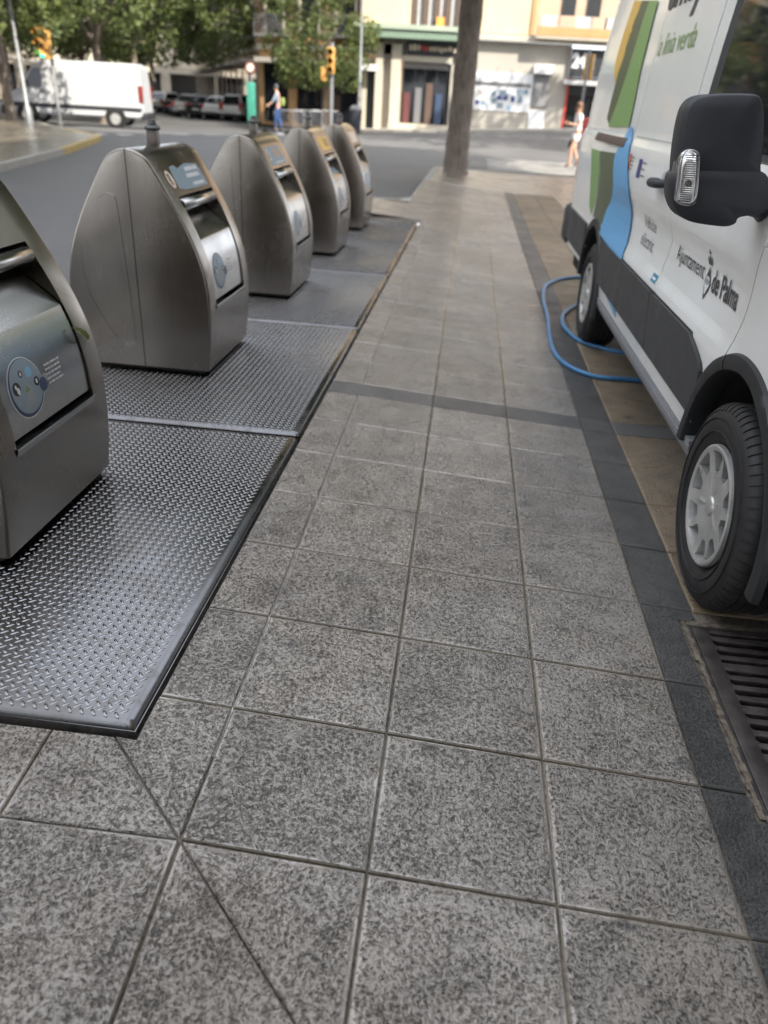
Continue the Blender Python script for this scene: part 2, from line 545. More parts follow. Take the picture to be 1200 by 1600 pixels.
def zr(x, y):
    return -0.13 + 0.055 * min(max(x + 4.0, -6.0), 14.0) * smoothstep(26, 44, y)

def plate_x(y):
    return -0.215 + 0.0095 * (y - 0.27)

PL_Y = [0.27, 2.17, 4.09, 5.945, 7.75, 9.5]      # plate joints along the row
GR = (1.335, 1.80, 0.335, 1.115)                 # grate x0,x1,y0,y1
TILE_X0, TILE_X1, TILE_Y0, TILE_Y1 = -1.2, 2.17, -1.6, 15.388

# asphalt sheet out to the horizon, sunk where the pavement lies
xs = sorted(set([-600, -300, -150, -90, -60, -40] + list(range(-30, 31, 2)) + [-1.95, -0.42, 7.55] + [40, 60, 90, 150, 300, 600]))
ys = sorted(set([-300, -100, -50, -30, -20, -12, -8] + list(range(-6, 62, 2)) + [11.9, 19.55] + [70, 90, 120, 200, 400, 900]))
mb = MB()
def in_pave(x, y):
    return (-1.95 < x < 7.55 and -8 < y < 11.9) or (-0.42 < x < 7.55 and 11.9 <= y < 19.55)
for i in range(len(xs) - 1):
    for j in range(len(ys) - 1):
        cx, cy = (xs[i] + xs[i + 1]) / 2, (ys[j] + ys[j + 1]) / 2
        if in_pave(cx, cy): continue
        q = [(xs[i], ys[j]), (xs[i + 1], ys[j]), (xs[i + 1], ys[j + 1]), (xs[i], ys[j + 1])]
        mb.add([(x, y, zr(x, y)) for x, y in q], [(0, 1, 2, 3)])
road = struct(mb.obj('road', M['asphalt'], fixn=False))

# pavement bed: mortar under the laid tiles, jointed paving further off
xs = sorted(set([-1.93, -1.78, TILE_X0, -0.9, -0.6, -0.4, -0.2, 0, .4, .8, 1.2, GR[0], FLAT_X, GR[1], 2.0, TILE_X1, 3, 4, 5, 6, 7.55, -0.40]))
ys = sorted(set([-8, -6, -4, -2.5, TILE_Y0, -1, -.6, -.2, 0.0, .238, GR[2], GR[3], 2, 3, 4, 5, 6, 7, 8, 9, 9.5, 10, 10.5, 11, 11.88, 12.5, 13, 14, TILE_Y1, 16, 17, 18, 19, 19.53]))
bed, far = MB(), MB()
for i in range(len(xs) - 1):
    for j in range(len(ys) - 1):
        x0, x1, y0, y1 = xs[i], xs[i + 1], ys[j], ys[j + 1]
        cx, cy = (x0 + x1) / 2, (y0 + y1) / 2
        if cy > 11.88 and cx < -0.4: continue
        if GR[0] < cx < GR[1] and GR[2] < cy < GR[3]: continue
        built = TILE_X0 < cx < TILE_X1 and TILE_Y0 < cy < TILE_Y1
        plate = -1.78 < cx < 0.0 and 0.238 < cy < 9.5
        d = 0.045 if plate else (0.0075 if built else 0.0)
        q = [(x0, y0), (x1, y0), (x1, y1), (x0, y1)]
        # the hip runs diagonally: split these cells along it
        (bed if (built or plate) else far).add([(x, y, zp(x, y) - d) for x, y in q], [(0, 1, 3), (1, 2, 3)])
pave = struct(far.obj('pavement', M['farpave'], fixn=False))
bedo = bed.obj('mortar_bed', M['mortar'], pave, fixn=False)

def clip(poly, a, b, c):
    """keep a*x + b*y <= c"""
    out = []
    n = len(poly)
    for i in range(n):
        p, q = poly[i], poly[(i + 1) % n]
        dp, dq = a * p[0] + b * p[1] - c, a * q[0] + b * q[1] - c
        if dp <= 0: out.append(p)
        if (dp < 0 < dq) or (dq < 0 < dp):
            t = dp / (dp - dq)
            out.append((p[0] + (q[0] - p[0]) * t, p[1] + (q[1] - p[1]) * t))
    return out

def inset(poly, d):
    n = len(poly)
    out = []
    for i in range(n):
        p0, p1, p2 = Vector(poly[i - 1]), Vector(poly[i]), Vector(poly[(i + 1) % n])
        e1, e2 = (p1 - p0).normalized(), (p2 - p1).normalized()
        n1, n2 = Vector((-e1.y, e1.x)), Vector((-e2.y, e2.x))
        k = 1 + n1.dot(n2)
        out.append(tuple(p1 + (n1 + n2) * (d / max(k, 0.15))))
    return out

def area(poly):
    return 0.5 * sum(poly[i - 1][0] * poly[i][1] - poly[i][0] * poly[i - 1][1] for i in range(len(poly)))

def tile_mesh(poly, name, mat):
    a = inset(poly, 0.0024)
    b = inset(poly, 0.0058)
    n = len(poly)
    vs = [(x, y, -0.02) for x, y in a] + [(x, y, -0.0035) for x, y in a] + [(x, y, 0.0) for x, y in b]
    fs = [(i, (i + 1) % n, n + (i + 1) % n, n + i) for i in range(n)] + [(n + i, n + (i + 1) % n, 2 * n + (i + 1) % n, 2 * n + i) for i in range(n)]
    fs.append(tuple(range(2 * n, 3 * n)))
    me = bpy.data.meshes.new(name)
    me.from_pydata(vs, [], fs)
    me.materials.append(mat)
    me.update()
    return me

_tiles = {}
def lay(poly, mat, name, side):
    """side: 'A' cross-fall, 'B' hip panel falling towards the viewer, 'F' flat"""
    if len(poly) < 3 or abs(area(poly)) < 0.0015: return
    # drop doubled points
    q = []
    for p_ in poly:
        if not q or (abs(p_[0] - q[-1][0]) + abs(p_[1] - q[-1][1])) > 1e-4: q.append(p_)
    if abs(q[0][0] - q[-1][0]) + abs(q[0][1] - q[-1][1]) < 1e-4: q.pop()
    poly = q
    us = [p_[0] for p_ in poly]; vs = [p_[1] for p_ in poly]
    cu, cv = (min(us) + max(us)) / 2, (min(vs) + max(vs)) / 2
    rel = [(round(a - cu, 4), round(b - cv, 4)) for a, b in poly]
    key = (name, tuple(rel), mat.name)
    if key not in _tiles: _tiles[key] = tile_mesh(rel, name, mat)
    dz = random.uniform(-0.0012, 0.0012)
    ja, jb = random.gauss(0, 0.0016), random.gauss(0, 0.0016)
    if side == 'A':
        loc = (-0.2 + (cu + 0.2) * CS, cv, -(cu + 0.2) * SN + dz); rot = (ja, TH + jb, 0)
    elif side == 'B':
        loc = (cu, HIP_Y - (HIP_Y - cv) * CS, -(HIP_Y - cv) * SN + dz); rot = (TH + ja, jb, 0)
    else:
        loc = (FLAT_X + cu - FLAT_U, cv, FLAT_Z + dz); rot = (ja, jb, 0)
    link(name, _tiles[key], pave, loc, rot)

rows = [(round(-1.6 + .4 * i, 6), round(-1.2 + .4 * i, 6)) for i in range(11)] + [(2.8, 2.988)] + [(2.988 + .4 * i, 3.388 + .4 * i) for i in range(31)]
for (v0, v1) in rows:
    strip = v1 - v0 < 0.3
    for u0, u1 in ((-1.2, -.8), (-.8, -.4), (-.4, 0.0), (0.0, .4), (.4, .8), (.8, 1.2)):
        cell = [(u0, v0), (u1, v0), (u1, v1), (u0, v1)]
        mt = M['strip'] if strip else M['granite']
        nm = 'dark_strip_tile' if strip else 'paving_tile'
        a = clip(cell, -1, -1, 0.0)
        if u0 < -0.3 and abs(v0) < 0.01:
            a = [(0.0, 0.0), (0.0, 0.4), (-0.194, 0.4), (-0.194, 0.247), (-0.247, 0.247)]
        elif v0 > 9.5:
            if u0 < -0.5 and v1 > 11.6: continue
        elif v1 > 9.4 and v0 < 9.5 and u0 < -0.3:
            a = clip(a, -1, 0, 0.105)
        elif v0 > 0.3:
            a = clip(a, -1, 0.0095, -(plate_x(0) + 0.021)) if a else a
        lay(a, mt, nm, 'A')
        if v0 < 0.27:
            b = clip(clip(cell, 1, 1, 0.0), 0, 1, 0.246)
            lay(b, mt, nm, 'B')
    # slate border, cut round the drain
    d0, d1 = 1.2, FLAT_U
    if abs(v0 - 0.4) < 0.01: poly = [(d0, v0), (1.318, v0), (1.318, v1), (d0, v1)]
    elif abs(v0 - 0.8) < 0.01: poly = [(d0, v0), (1.318, v0), (1.318, 1.135), (d1, 1.135), (d1, v1), (d0, v1)]
    elif abs(v0) < 0.01: poly = [(d0, v0), (d1, v0), (d1, 0.315), (1.318, 0.315), (1.318, v1), (d0, v1)]
    else: poly = [(d0, v0), (d1, v0), (d1, v1), (d0, v1)]
    lay(poly, M['slate'], 'slate_border_tile', 'A')
    for u0, u1 in ((FLAT_U, 1.78), (1.78, 2.18)):
        if v1 > GR[2] and v0 < GR[3]:
            if u0 < GR[1]: continue
        lay([(u0, v0), (u1, v0), (u1, v1), (u0, v1)], M['strip'] if strip else M['beige'], 'dark_strip_tile' if strip else 'beige_tile', 'F')

# kerbs, islands, far pavement
def kerb_run(pts, z_top, name='kerb', wid=0.14, h=0.16, mats=None, step=1.0):
    """a kerb made of separate stones following a polyline"""
    root = None
    pts = [Vector((a, b, 0)) for a, b in pts]
    k = 0
    for a, b in zip(pts, pts[1:]):
        L = (b - a).length
        n = max(1, round(L / step))
        for i in range(n):
            p0, p1 = a.lerp(b, i / n), a.lerp(b, (i + 1) / n)
            d = (p1 - p0).normalized(); nn = Vector((-d.y, d.x, 0))
            p0 = p0 + d * 0.004; p1 = p1 - d * 0.004
            zt = z_top((p0.x + p1.x) / 2, (p0.y + p1.y) / 2) + 0.006
            q = [p0, p1, p1 + nn * wid, p0 + nn * wid]
            c_ = 0.015
            qi = [p0 + nn * c_ , p1 + nn * c_, p1 + nn * wid, p0 + nn * wid]
            vs = [(v.x, v.y, zt - h) for v in q] + [(v.x, v.y, zt - c_) for v in q[:2]] + [(v.x, v.y, zt) for v in q[2:]] + [(v.x, v.y, zt) for v in qi[:2]]
            fs = [(3, 2, 1, 0), (0, 1, 5, 4), (4, 5, 9, 8), (8, 9, 6, 7), (1, 2, 6, 9, 5), (2, 3, 7, 6), (3, 0, 4, 8, 7)]
            mt = M['kerb'] if mats is None else mats(k)
            mbk = MB().add(vs, fs)
            if root is None:
                root = struct(mbk.obj(name, mt))
            else:
                mbk.obj('kerb_stone', mt, root)
            k += 1
    return root
kerb_run([(-1.95, -8), (-1.95, 11.3), (-1.75, 11.75), (-1.4, 11.95), (-0.62, 12.0), (-0.44, 12.3), (-0.42, 18.6), (-0.25, 19.25), (0.2, 19.55), (7.5, 19.55)][::-1], lambda x, y: max(zp(x, y), -0.02))

ip = [(-7.6, 8.0), (-8.1, 13.4), (-9.0, 17.5), (-10.35, 22.3), (-10.75, 23.4), (-11.6, 24.3), (-13.2, 26.0), (-15.0, 28.2), (-16.5, 30.0), (-40, 30), (-40, 8)]
isl = MB()
isl.add([(x, y, 0.0) for x, y in ip] + [(x, y, -0.2) for x, y in ip], [tuple(range(len(ip)))] + [(i, i + len(ip), (i + 1) % len(ip) + len(ip), (i + 1) % len(ip)) for i in range(len(ip))])
struct(isl.obj('corner_pavement', M['farpave']))
kerb_run(ip[:9][::-1], lambda x, y: 0.0, mats=lambda k: M['kerb_yellow'] if 5 <= k <= 13 else M['kerb'])

fpv = MB()
X0, X1 = -9.5, 14.0
gx = lin(X0, X1, 20)
fpv.grid(lambda x, y: (x, y, zr(x, y) + 0.13), gx, [44.2, 47.6])
fpv.grid(lambda x, t: (x, 44.2, zr(x, 44.2) - 0.05 + t), gx, [0, 0.18])
struct(fpv.obj('far_pavement', M['w_grey'], fixn=False))
for (a, b) in (((150, 210), (170, 210)), ((189, 211), (212, 211)), ((232, 210), (252, 210)), ((274, 208), (300, 208)), ((322, 207), (345, 207))):
    p0, p1 = at(*a, 2, -0.126), at(*b, 2, -0.126)
    d = (p1 - p0).normalized() * 0.26
    q = [p0, p1, p1 + Vector((-d.y, d.x, 0)) * 1.4, p0 + Vector((-d.y, d.x, 0)) * 1.4]
    MB().add([(v.x, v.y, zr(v.x, v.y) + 0.004) for v in q], [(0, 1, 2, 3)]).obj('road_marking', M['linepaint'], road)

for k in range(5):                                # assumed zebra crossing: pale bars added to brighten the sunlit patch beyond the tree
    y0 = 21.6 + k * 1.05
    MB().grid(lambda x, y: (x, y, zr(x, y) + 0.004), lin(1.0, 6.2, 6), [y0, y0 + 0.62]).obj('road_marking', M['sunpatch_bar'], road, fixn=False)

# ================================================================== tread plates
def tread_plate(y0, y1, label):
    xr = plate_x((y0 + y1) / 2)
    W, L = 1.55, (y1 - y0) - 0.030
    root = empty('tread_plate', (xr, (y0 + y1) / 2, -0.001), -0.0095)
    tag(root, label, 'floor plate', 'diamond tread plates in a row')
    # plate with rolled edge
    e, dz = 0.030, 0.020
    mb = MB()
    xs_ = [-W, -W + e * 0.35, -W + e, -e, -e * 0.35, 0]
    ys_ = [-L / 2, -L / 2 + e * 0.35, -L / 2 + e, L / 2 - e, L / 2 - e * 0.35, L / 2]
    def zz(i): return {0: -dz, 1: -dz * 0.30, 2: 0, 3: 0, 4: -dz * 0.30, 5: -dz}[i]
    pts = [(x, y, min(zz(i), zz(j))) for i, x in enumerate(xs_) for j, y in enumerate(ys_)]
    mb.add(pts, [(i * 6 + j, (i + 1) * 6 + j, (i + 1) * 6 + j + 1, i * 6 + j + 1) for i in range(5) for j in range(5)])
    mb.obj('plate_sheet', M['plate'], root, smooth=50, fixn=False)
    # angle-iron rim round it
    r = MB()
    for a in ((-W - 0.006, 0.006, -L / 2 - 0.004, -L / 2 - 0.002), (-W - 0.006, 0.006, L / 2 + 0.002, L / 2 + 0.006), (0.002, 0.0045, -L / 2 - 0.002, L / 2 + 0.002), (-W - 0.006, -W - 0.002, -L / 2 - 0.002, L / 2 + 0.002)):
        r.box(a[0], a[1], a[2], a[3], -0.05, -0.014)
    r.obj('rim', M['plate'], root)
    key = round(L, 3)
    if key not in _lugs:
        vs, fs = [], []
        pch = 0.0305
        prof = [(0.0135, 0.0), (0.0095, 0.0034), (0.004, 0.0046), (-0.004, 0.0046), (-0.0095, 0.0034), (-0.0135, 0.0), (-0.0095, -0.0034), (-0.004, -0.0046), (0.004, -0.0046), (0.0095, -0.0034)]
        for par in (0, 1):
            an = R(40) if par else R(-50)
            ca, sa = math.cos(an), math.sin(an)
            y = -L / 2 + 0.03 + par * pch / 2
            while y < L / 2 - 0.034:
                x = -W + 0.03 + par * pch / 2
                while x < -0.034:
                    n = len(vs)
                    for (a, b) in prof:
                        vs.append((x + a * ca - b * sa, y + a * sa + b * ca, 0.0))
                    for (a, b) in prof:
                        a *= 0.62; b *= 0.5
                        vs.append((x + a * ca - b * sa, y + a * sa + b * ca, 0.0022))
                    for k in range(10):
                        k2 = (k + 1) % 10
                        fs.append((n + k, n + k2, n + 10 + k2, n + 10 + k))
                    fs.append(tuple(range(n + 10, n + 20)))
                    x += pch
                y += pch
        me = bpy.data.meshes.new('lug_pattern')
        me.from_pydata(vs, [], fs)
        me.materials.append(M['lug'])
        me.polygons.foreach_set('use_smooth', [True] * len(me.polygons))
        me.update()
        _lugs[key] = me
    o = link('lug_pattern', _lugs[key], root)
    o['kind'] = 'stuff'
    return root
_lugs = {}
for i, lb in enumerate(('diamond tread steel plate beneath the container with the leaf caught in its hatch',
                        'diamond tread steel plate beneath the container with the round R sticker',
                        'diamond tread steel plate beneath the container with the orange lettered blue label',
                        'diamond tread steel plate beneath the container with the yellow label',
                        'diamond tread steel plate at the row end beside the plain tiled pavement')):
    tread_plate(PL_Y[i], PL_Y[i + 1], lb)

# ================================================================== waste containers
HALF = [(0.352, 0.0), (0.366, 0.10), (0.377, 0.22), (0.380, 0.32), (0.376, 0.42), (0.360, 0.52), (0.334, 0.61), (0.298, 0.70), (0.254, 0.79), (0.203, 0.88), (0.152, 0.965), (0.122, 1.012)]
sp = [(p.x, p.y) for p in spline([(a, b, 0) for a, b in HALF], 5)]
cx_, cz_, rr_ = 0.078, 0.992, 0.062                # rounded shoulder into the flat top
tail = []
for k in range(1, 9):
    t = k / 8
    a = (0.122, 1.012); b = (0.104, 1.046); c = (0.062, 1.074); d = (0.0, 1.080)
    q = [(1 - t) ** 3 * a[i] + 3 * (1 - t) ** 2 * t * b[i] + 3 * (1 - t) * t * t * c[i] + t ** 3 * d[i] for i in (0, 1)]
    tail.append(tuple(q))
PROF = sp + tail
BW = 0.73
OP_Z0, OP_Z1, OP_Y = 0.335, 0.865, 0.258           # hatch opening in the front sheet

def prof_dx(z):
    return interp([(b, a) for a, b in sp], z)
def prof_n(z):
    e = 0.004
    dx = (prof_dx(z + e) - prof_dx(z - e)) / (2 * e)
    n = Vector((1, 0, -dx)).normalized()
    return n
def fsurf(z, y, off=0.0):
    n = prof_n(z)
    return Vector((prof_dx(z), y, z)) + n * off

def shell_mesh(front):
    zs = [b for a, b in PROF]
    prof = list(PROF)
    if front:
        for zc in (OP_Z0, OP_Z1):
            prof.append((prof_dx(zc), zc))
        prof = sorted(set(prof), key=lambda q: q[1])
    # normals
    nrm = []
    for i in range(len(prof)):
        a, b = prof[max(0, i - 1)], prof[min(len(prof) - 1, i + 1)]
        t = Vector((b[0] - a[0], b[1] - a[1])).normalized()
        nrm.append(Vector((t.y, -t.x)))
    r = 0.011
    h = BW / 2
    cols = []                                       # (y, inset)
    for k in range(0, 5):
        a = PI / 2 * k / 4
        cols.append((-(h - r) - r * math.cos(a), r * (1 - math.sin(a))))
    mid = [-OP_Y, 0, OP_Y]
    cols += [(y, 0.0) for y in mid]
    cols += [(-y, i) for y, i in cols[:5][::-1]]
    sgn = 1 if front else -1
    gap = 0.0022
    mb = MB()
    n = len(cols)
    vs = []
    for i, (dx, z) in enumerate(prof):
        for (y, ins) in cols:
            px_ = max(dx - nrm[i].x * ins, gap); pz = z - nrm[i].y * ins
            vs.append((sgn * px_, y, pz + 0.022))
    fs = []
    for i in range(len(prof) - 1):
        for j in range(n - 1):
            yc = (cols[j][0] + cols[j + 1][0]) / 2; zc = (prof[i][1] + prof[i + 1][1]) / 2
            if front and abs(yc) < OP_Y and OP_Z0 < zc < OP_Z1: continue
            fs.append((i * n + j, i * n + j + 1, (i + 1) * n + j + 1, (i + 1) * n + j))
    mb.add(vs, fs)
    # flat side cheeks to the seam
    for j in (0, n - 1):
        pv = [vs[i * n + j] for i in range(len(prof))]
        sv = [(sgn * gap, p_[1], p_[2]) for p_ in pv]
        m_ = len(pv)
        mb.add(pv + sv, [(i, i + 1, m_ + i + 1, m_ + i) for i in range(m_ - 1)])
    if front:
        # sheet returns round the opening
        zz_ = [OP_Z0] + [q[1] for q in prof if OP_Z0 < q[1] < OP_Z1] + [OP_Z1]
        for y in (-OP_Y, OP_Y):
            mb.grid(lambda z, o: tuple(fsurf(z, y, -o) + Vector((0, 0, 0.022))), zz_, [0, 0.012, 0.075])
        for z in (OP_Z0, OP_Z1):
            mb.grid(lambda y, o: tuple(fsurf(z, y, -o) + Vector((0, 0, 0.022))), [-OP_Y, 0, OP_Y], [0, 0.012, 0.075])
    bm = bmesh.new()
    me = mb.mesh('front_shell' if front else 'rear_shell', M['steel'], smooth=None)
    bm.from_mesh(me)
    bmesh.ops.remove_doubles(bm, verts=bm.verts[:], dist=0.0002)
    bmesh.ops.recalc_face_normals(bm, faces=bm.faces[:])
    bm.to_mesh(me); bm.free()
    me.polygons.foreach_set('use_smooth', [True] * len(me.polygons))
    me.set_sharp_from_angle(angle=R(38))
    return me

UP = Vector((0, 0, 0.022))
def hatch_off(z):
    """depth of the hatch sheet below the front sheet: a scoop under the roll handle, then nearly flush"""
    return interp([(0.39, -0.010), (0.60, -0.006), (0.665, -0.006), (0.80, -0.078), (0.865, -0.10)], z)
B_front, B_rear = shell_mesh(True), shell_mesh(False)
mb = MB()
zs_ = lin(0.358, 0.60, 10) + [0.63, 0.664, 0.666, 0.70, 0.74, 0.80, 0.86]
mb.grid(lambda z, y: tuple(fsurf(z, y, hatch_off(z)) + UP), zs_, [-OP_Y + 0.006, 0, OP_Y - 0.006])
mb.grid(lambda t, y: tuple(fsurf(0.358, y, -0.010 - t) + UP), [0, 0.03], [-OP_Y + 0.006, OP_Y - 0.006])
B_hatch = mb.mesh('hatch', M['steel_light'], smooth=20)
mb = MB()
yy_ = [-OP_Y - 0.004, OP_Y + 0.004]
mb.add([tuple(fsurf(z_, y_, o_) + UP) for (z_, o_) in ((0.312, 0.0006), (0.334, 0.0075), (0.338, 0.0065), (0.340, -0.03)) for y_ in yy_], [(0, 1, 3, 2), (2, 3, 5, 4), (4, 5, 7, 6)])
B_lip = mb.mesh('slot_lip', M['steel_light'])
mb = MB()
hc = fsurf(0.832, 0, -0.016) + UP
mb.lathe([(0.0, -OP_Y + 0.010), (0.026, -OP_Y + 0.010), (0.028, -OP_Y + 0.013), (0.028, OP_Y - 0.013), (0.026, OP_Y - 0.010), (0.0, OP_Y - 0.010)], 20, 'Y', tuple(hc), cap=False)
B_handle = mb.mesh('roll_handle', M['steel_light'], smooth=40)
mb = MB()
core = [(0.92 * a, 0.95 * b + 0.012) for a, b in PROF[::3]]
core = [(a, b) for a, b in core if not (OP_Z0 - 0.05 < b < OP_Z1 + 0.05)] 
core2 = [(min(a, 0.92 * prof_dx(min(b, 1.0)) - (0.10 if OP_Z0 - 0.05 < b < OP_Z1 + 0.06 else 0)), b) for a, b in [(0.92 * a, 0.95 * b + 0.004) for a, b in PROF[::2]]]
poly = core2 + [(-0.92 * a, 0.95 * b + 0.004) for a, b in PROF[::-2]]
mb.prism(poly, 'Y', -BW / 2 + 0.012, BW / 2 - 0.012)
B_liner = mb.mesh('liner', M['void'])
mb = MB()
mb.box(-0.027, 0.027, -0.027, 0.027, 1.095, 1.172, 0.006)
B_post = mb.mesh('lifting_post', M['post'], smooth=40)
mb = MB()
mb.lathe([(0.024, 1.168), (0.040, 1.172), (0.042, 1.180), (0.037, 1.187), (0.024, 1.193), (0.022, 1.205), (0.018, 1.210), (0.018, 1.216), (0.0, 1.217)], 12, 'Z', cap=False)
B_cap = mb.mesh('post_cap', M['cap'], smooth=30)
# embossed outline on the rear cheek
ol = [(-0.165, 0.845), (-0.125, 0.87), (-0.085, 0.865), (-0.068, 0.83), (-0.055, 0.60), (-0.045, 0.35), (-0.040, 0.16), (-0.052, 0.125), (-0.09, 0.115), (-0.15, 0.16), (-0.22, 0.27), (-0.275, 0.41), (-0.285, 0.54), (-0.27, 0.64)]
B_bead = []
for s_ in (-1, 1):
    mb = MB()
    pts = spline([(a, s_ * (BW / 2 - 0.0005), b + 0.022) for a, b in ol], 6)
    n = len(pts)
    mb.tube(pts, [0.0020 if i < n * 0.62 else 0.0020 * (1 - (i / n - 0.62) / 0.40) + 0.0004 for i in range(n)], 6)
    B_bead.append(mb.mesh('panel_bead', M['steel'], smooth=60))

def patch_grid(z0, z1, y0, y1, off, nz=14, ny=3, hatch=True):
    f_ = (lambda z, y: tuple(fsurf(z, y, (hatch_off(z) if hatch else 0) + off) + UP))
    return MB().grid(f_, lin(z0, z1, nz), lin(y0, y1, ny))
def patch_poly(pts, off, hatch=True):
    """flat print: polygon given in (y, z); fan from its centre"""
    c = (sum(p_[0] for p_ in pts) / len(pts), sum(p_[1] for p_ in pts) / len(pts))
    def S(y, z): return tuple(fsurf(z, y, (hatch_off(z) if hatch else 0) + off) + UP)
    n = len(pts)
    K = 6
    vs = [S(*c)]
    for k in range(1, K + 1):
        vs += [S(c[0] + (p_[0] - c[0]) * k / K, c[1] + (p_[1] - c[1]) * k / K) for p_ in pts]
    fs = [(0, 1 + i, 1 + (i + 1) % n) for i in range(n)]
    for k in range(K - 1):
        fs += [(1 + k * n + i, 1 + (k + 1) * n + i, 1 + (k + 1) * n + (i + 1) % n, 1 + k * n + (i + 1) % n) for i in range(n)]
    return MB().add(vs, fs)
def circ(y, z, r, n=24, rz=None):
    return [(y + r * math.cos(2 * PI * k / n), z + (rz or r) * math.sin(2 * PI * k / n)) for k in range(n)]
def ragged_lines(mb, y0, y1, z0, z1, nline, off, hatch=True, seed=1, fill=0.55):
    """rows of small print too small to read"""
    rg = random.Random(seed)
    lh = (z1 - z0) / nline
    for i in range(nline):
        zc = z1 - (i + 0.5) * lh
        y = y0
        end = y1 - rg.random() * 0.25 * (y1 - y0)
        while y < end:
            wd = rg.uniform(0.006, 0.02)
            yy = min(y + wd, end)
            a = MB()
            f_ = (lambda z, yv: tuple(fsurf(z, yv, (hatch_off(z) if hatch else 0) + off) + UP))
            mb.grid(f_, [zc - lh * fill / 2, zc + lh * fill / 2], [y, yy])
            y = yy + rg.uniform(0.003, 0.006)
    return mb

def container(i, cy, label):
    cxw = -1.175 + 0.0185 * (cy - 3.2)
    root = empty('waste_container', (cxw, cy, 0.008), -0.0185)
    tag(root, label, 'waste container', 'steel waste containers in a row')
    fs_ = link('front_shell', B_front, root)
    rs_ = link('rear_shell', B_rear, root)
    link('liner', B_liner, root)
    h_ = link('hatch', B_hatch, root)
    link('roll_handle', B_handle, h_)
    link('slot_lip', B_lip, fs_)
    for b_ in B_bead: link('panel_bead', b_, rs_)
    p_ = link('lifting_post', B_post, root)
    link('post_cap', B_cap, p_)
    return root, fs_, h_

# y in the container runs away from the viewer: small y = left in the picture
def round_sticker(h_, yc=-0.115, zc=0.488, r=0.092):
    lab = patch_poly(circ(yc, zc, r * 1.04, 32), 0.0008).obj('round_sticker', M['s_white'], h_)
    patch_poly(circ(yc, zc, r, 32), 0.0012).obj('sticker_ring', M['s_ring'], h_)
    patch_poly(circ(yc + 0.003, zc + 0.004, r * 0.93, 32), 0.0016).obj('sticker_field', M['s_paleblue'], h_)
    k = r / 0.092
    for (a, b, rr2, mt) in ((-0.052, 0.012, 0.021, 's_black'), (-0.010, 0.047, 0.011, 's_black'), (0.033, 0.042, 0.017, 's_sky'), (0.060, 0.004, 0.015, 's_black')):
        patch_poly(circ(yc + a * k, zc + b * k, rr2 * k, 16), 0.0020).obj('sticker_icon', M[mt], h_)
    for (a, b, rr2) in ((-0.054, 0.018, 0.0055), (-0.046, 0.004, 0.0085), (-0.010, 0.047, 0.005), (0.060, 0.004, 0.006)):
        patch_poly(circ(yc + a * k, zc + b * k, rr2 * k, 10, rr2 * k * 1.4), 0.0024).obj('sticker_icon', M['s_white'], h_)
    patch_poly([(yc - 0.028 * k, zc - 0.062 * k), (yc + 0.034 * k, zc - 0.058 * k), (yc + 0.026 * k, zc - 0.01 * k), (yc + 0.012 * k, zc + 0.016 * k), (yc - 0.012 * k, zc + 0.012 * k)], 0.0020).obj('sticker_bag', M['s_labelgrey'], h_)
    patch_poly([(yc - 0.012 * k, zc - 0.012 * k), (yc + 0.014 * k, zc - 0.012 * k), (yc + 0.001 * k, zc + 0.010 * k)], 0.0024).obj('sticker_icon', M['s_leaf'], h_)
    patch_poly(circ(yc + 0.092 * k, zc - 0.016 * k, 0.023 * k, 16), 0.0022).obj('sticker_icon', M['s_ring'], h_)
    patch_poly(circ(yc + 0.108 * k, zc - 0.002 * k, 0.017 * k, 16), 0.0018).obj('sticker_icon', M['s_labelgrey'], h_)

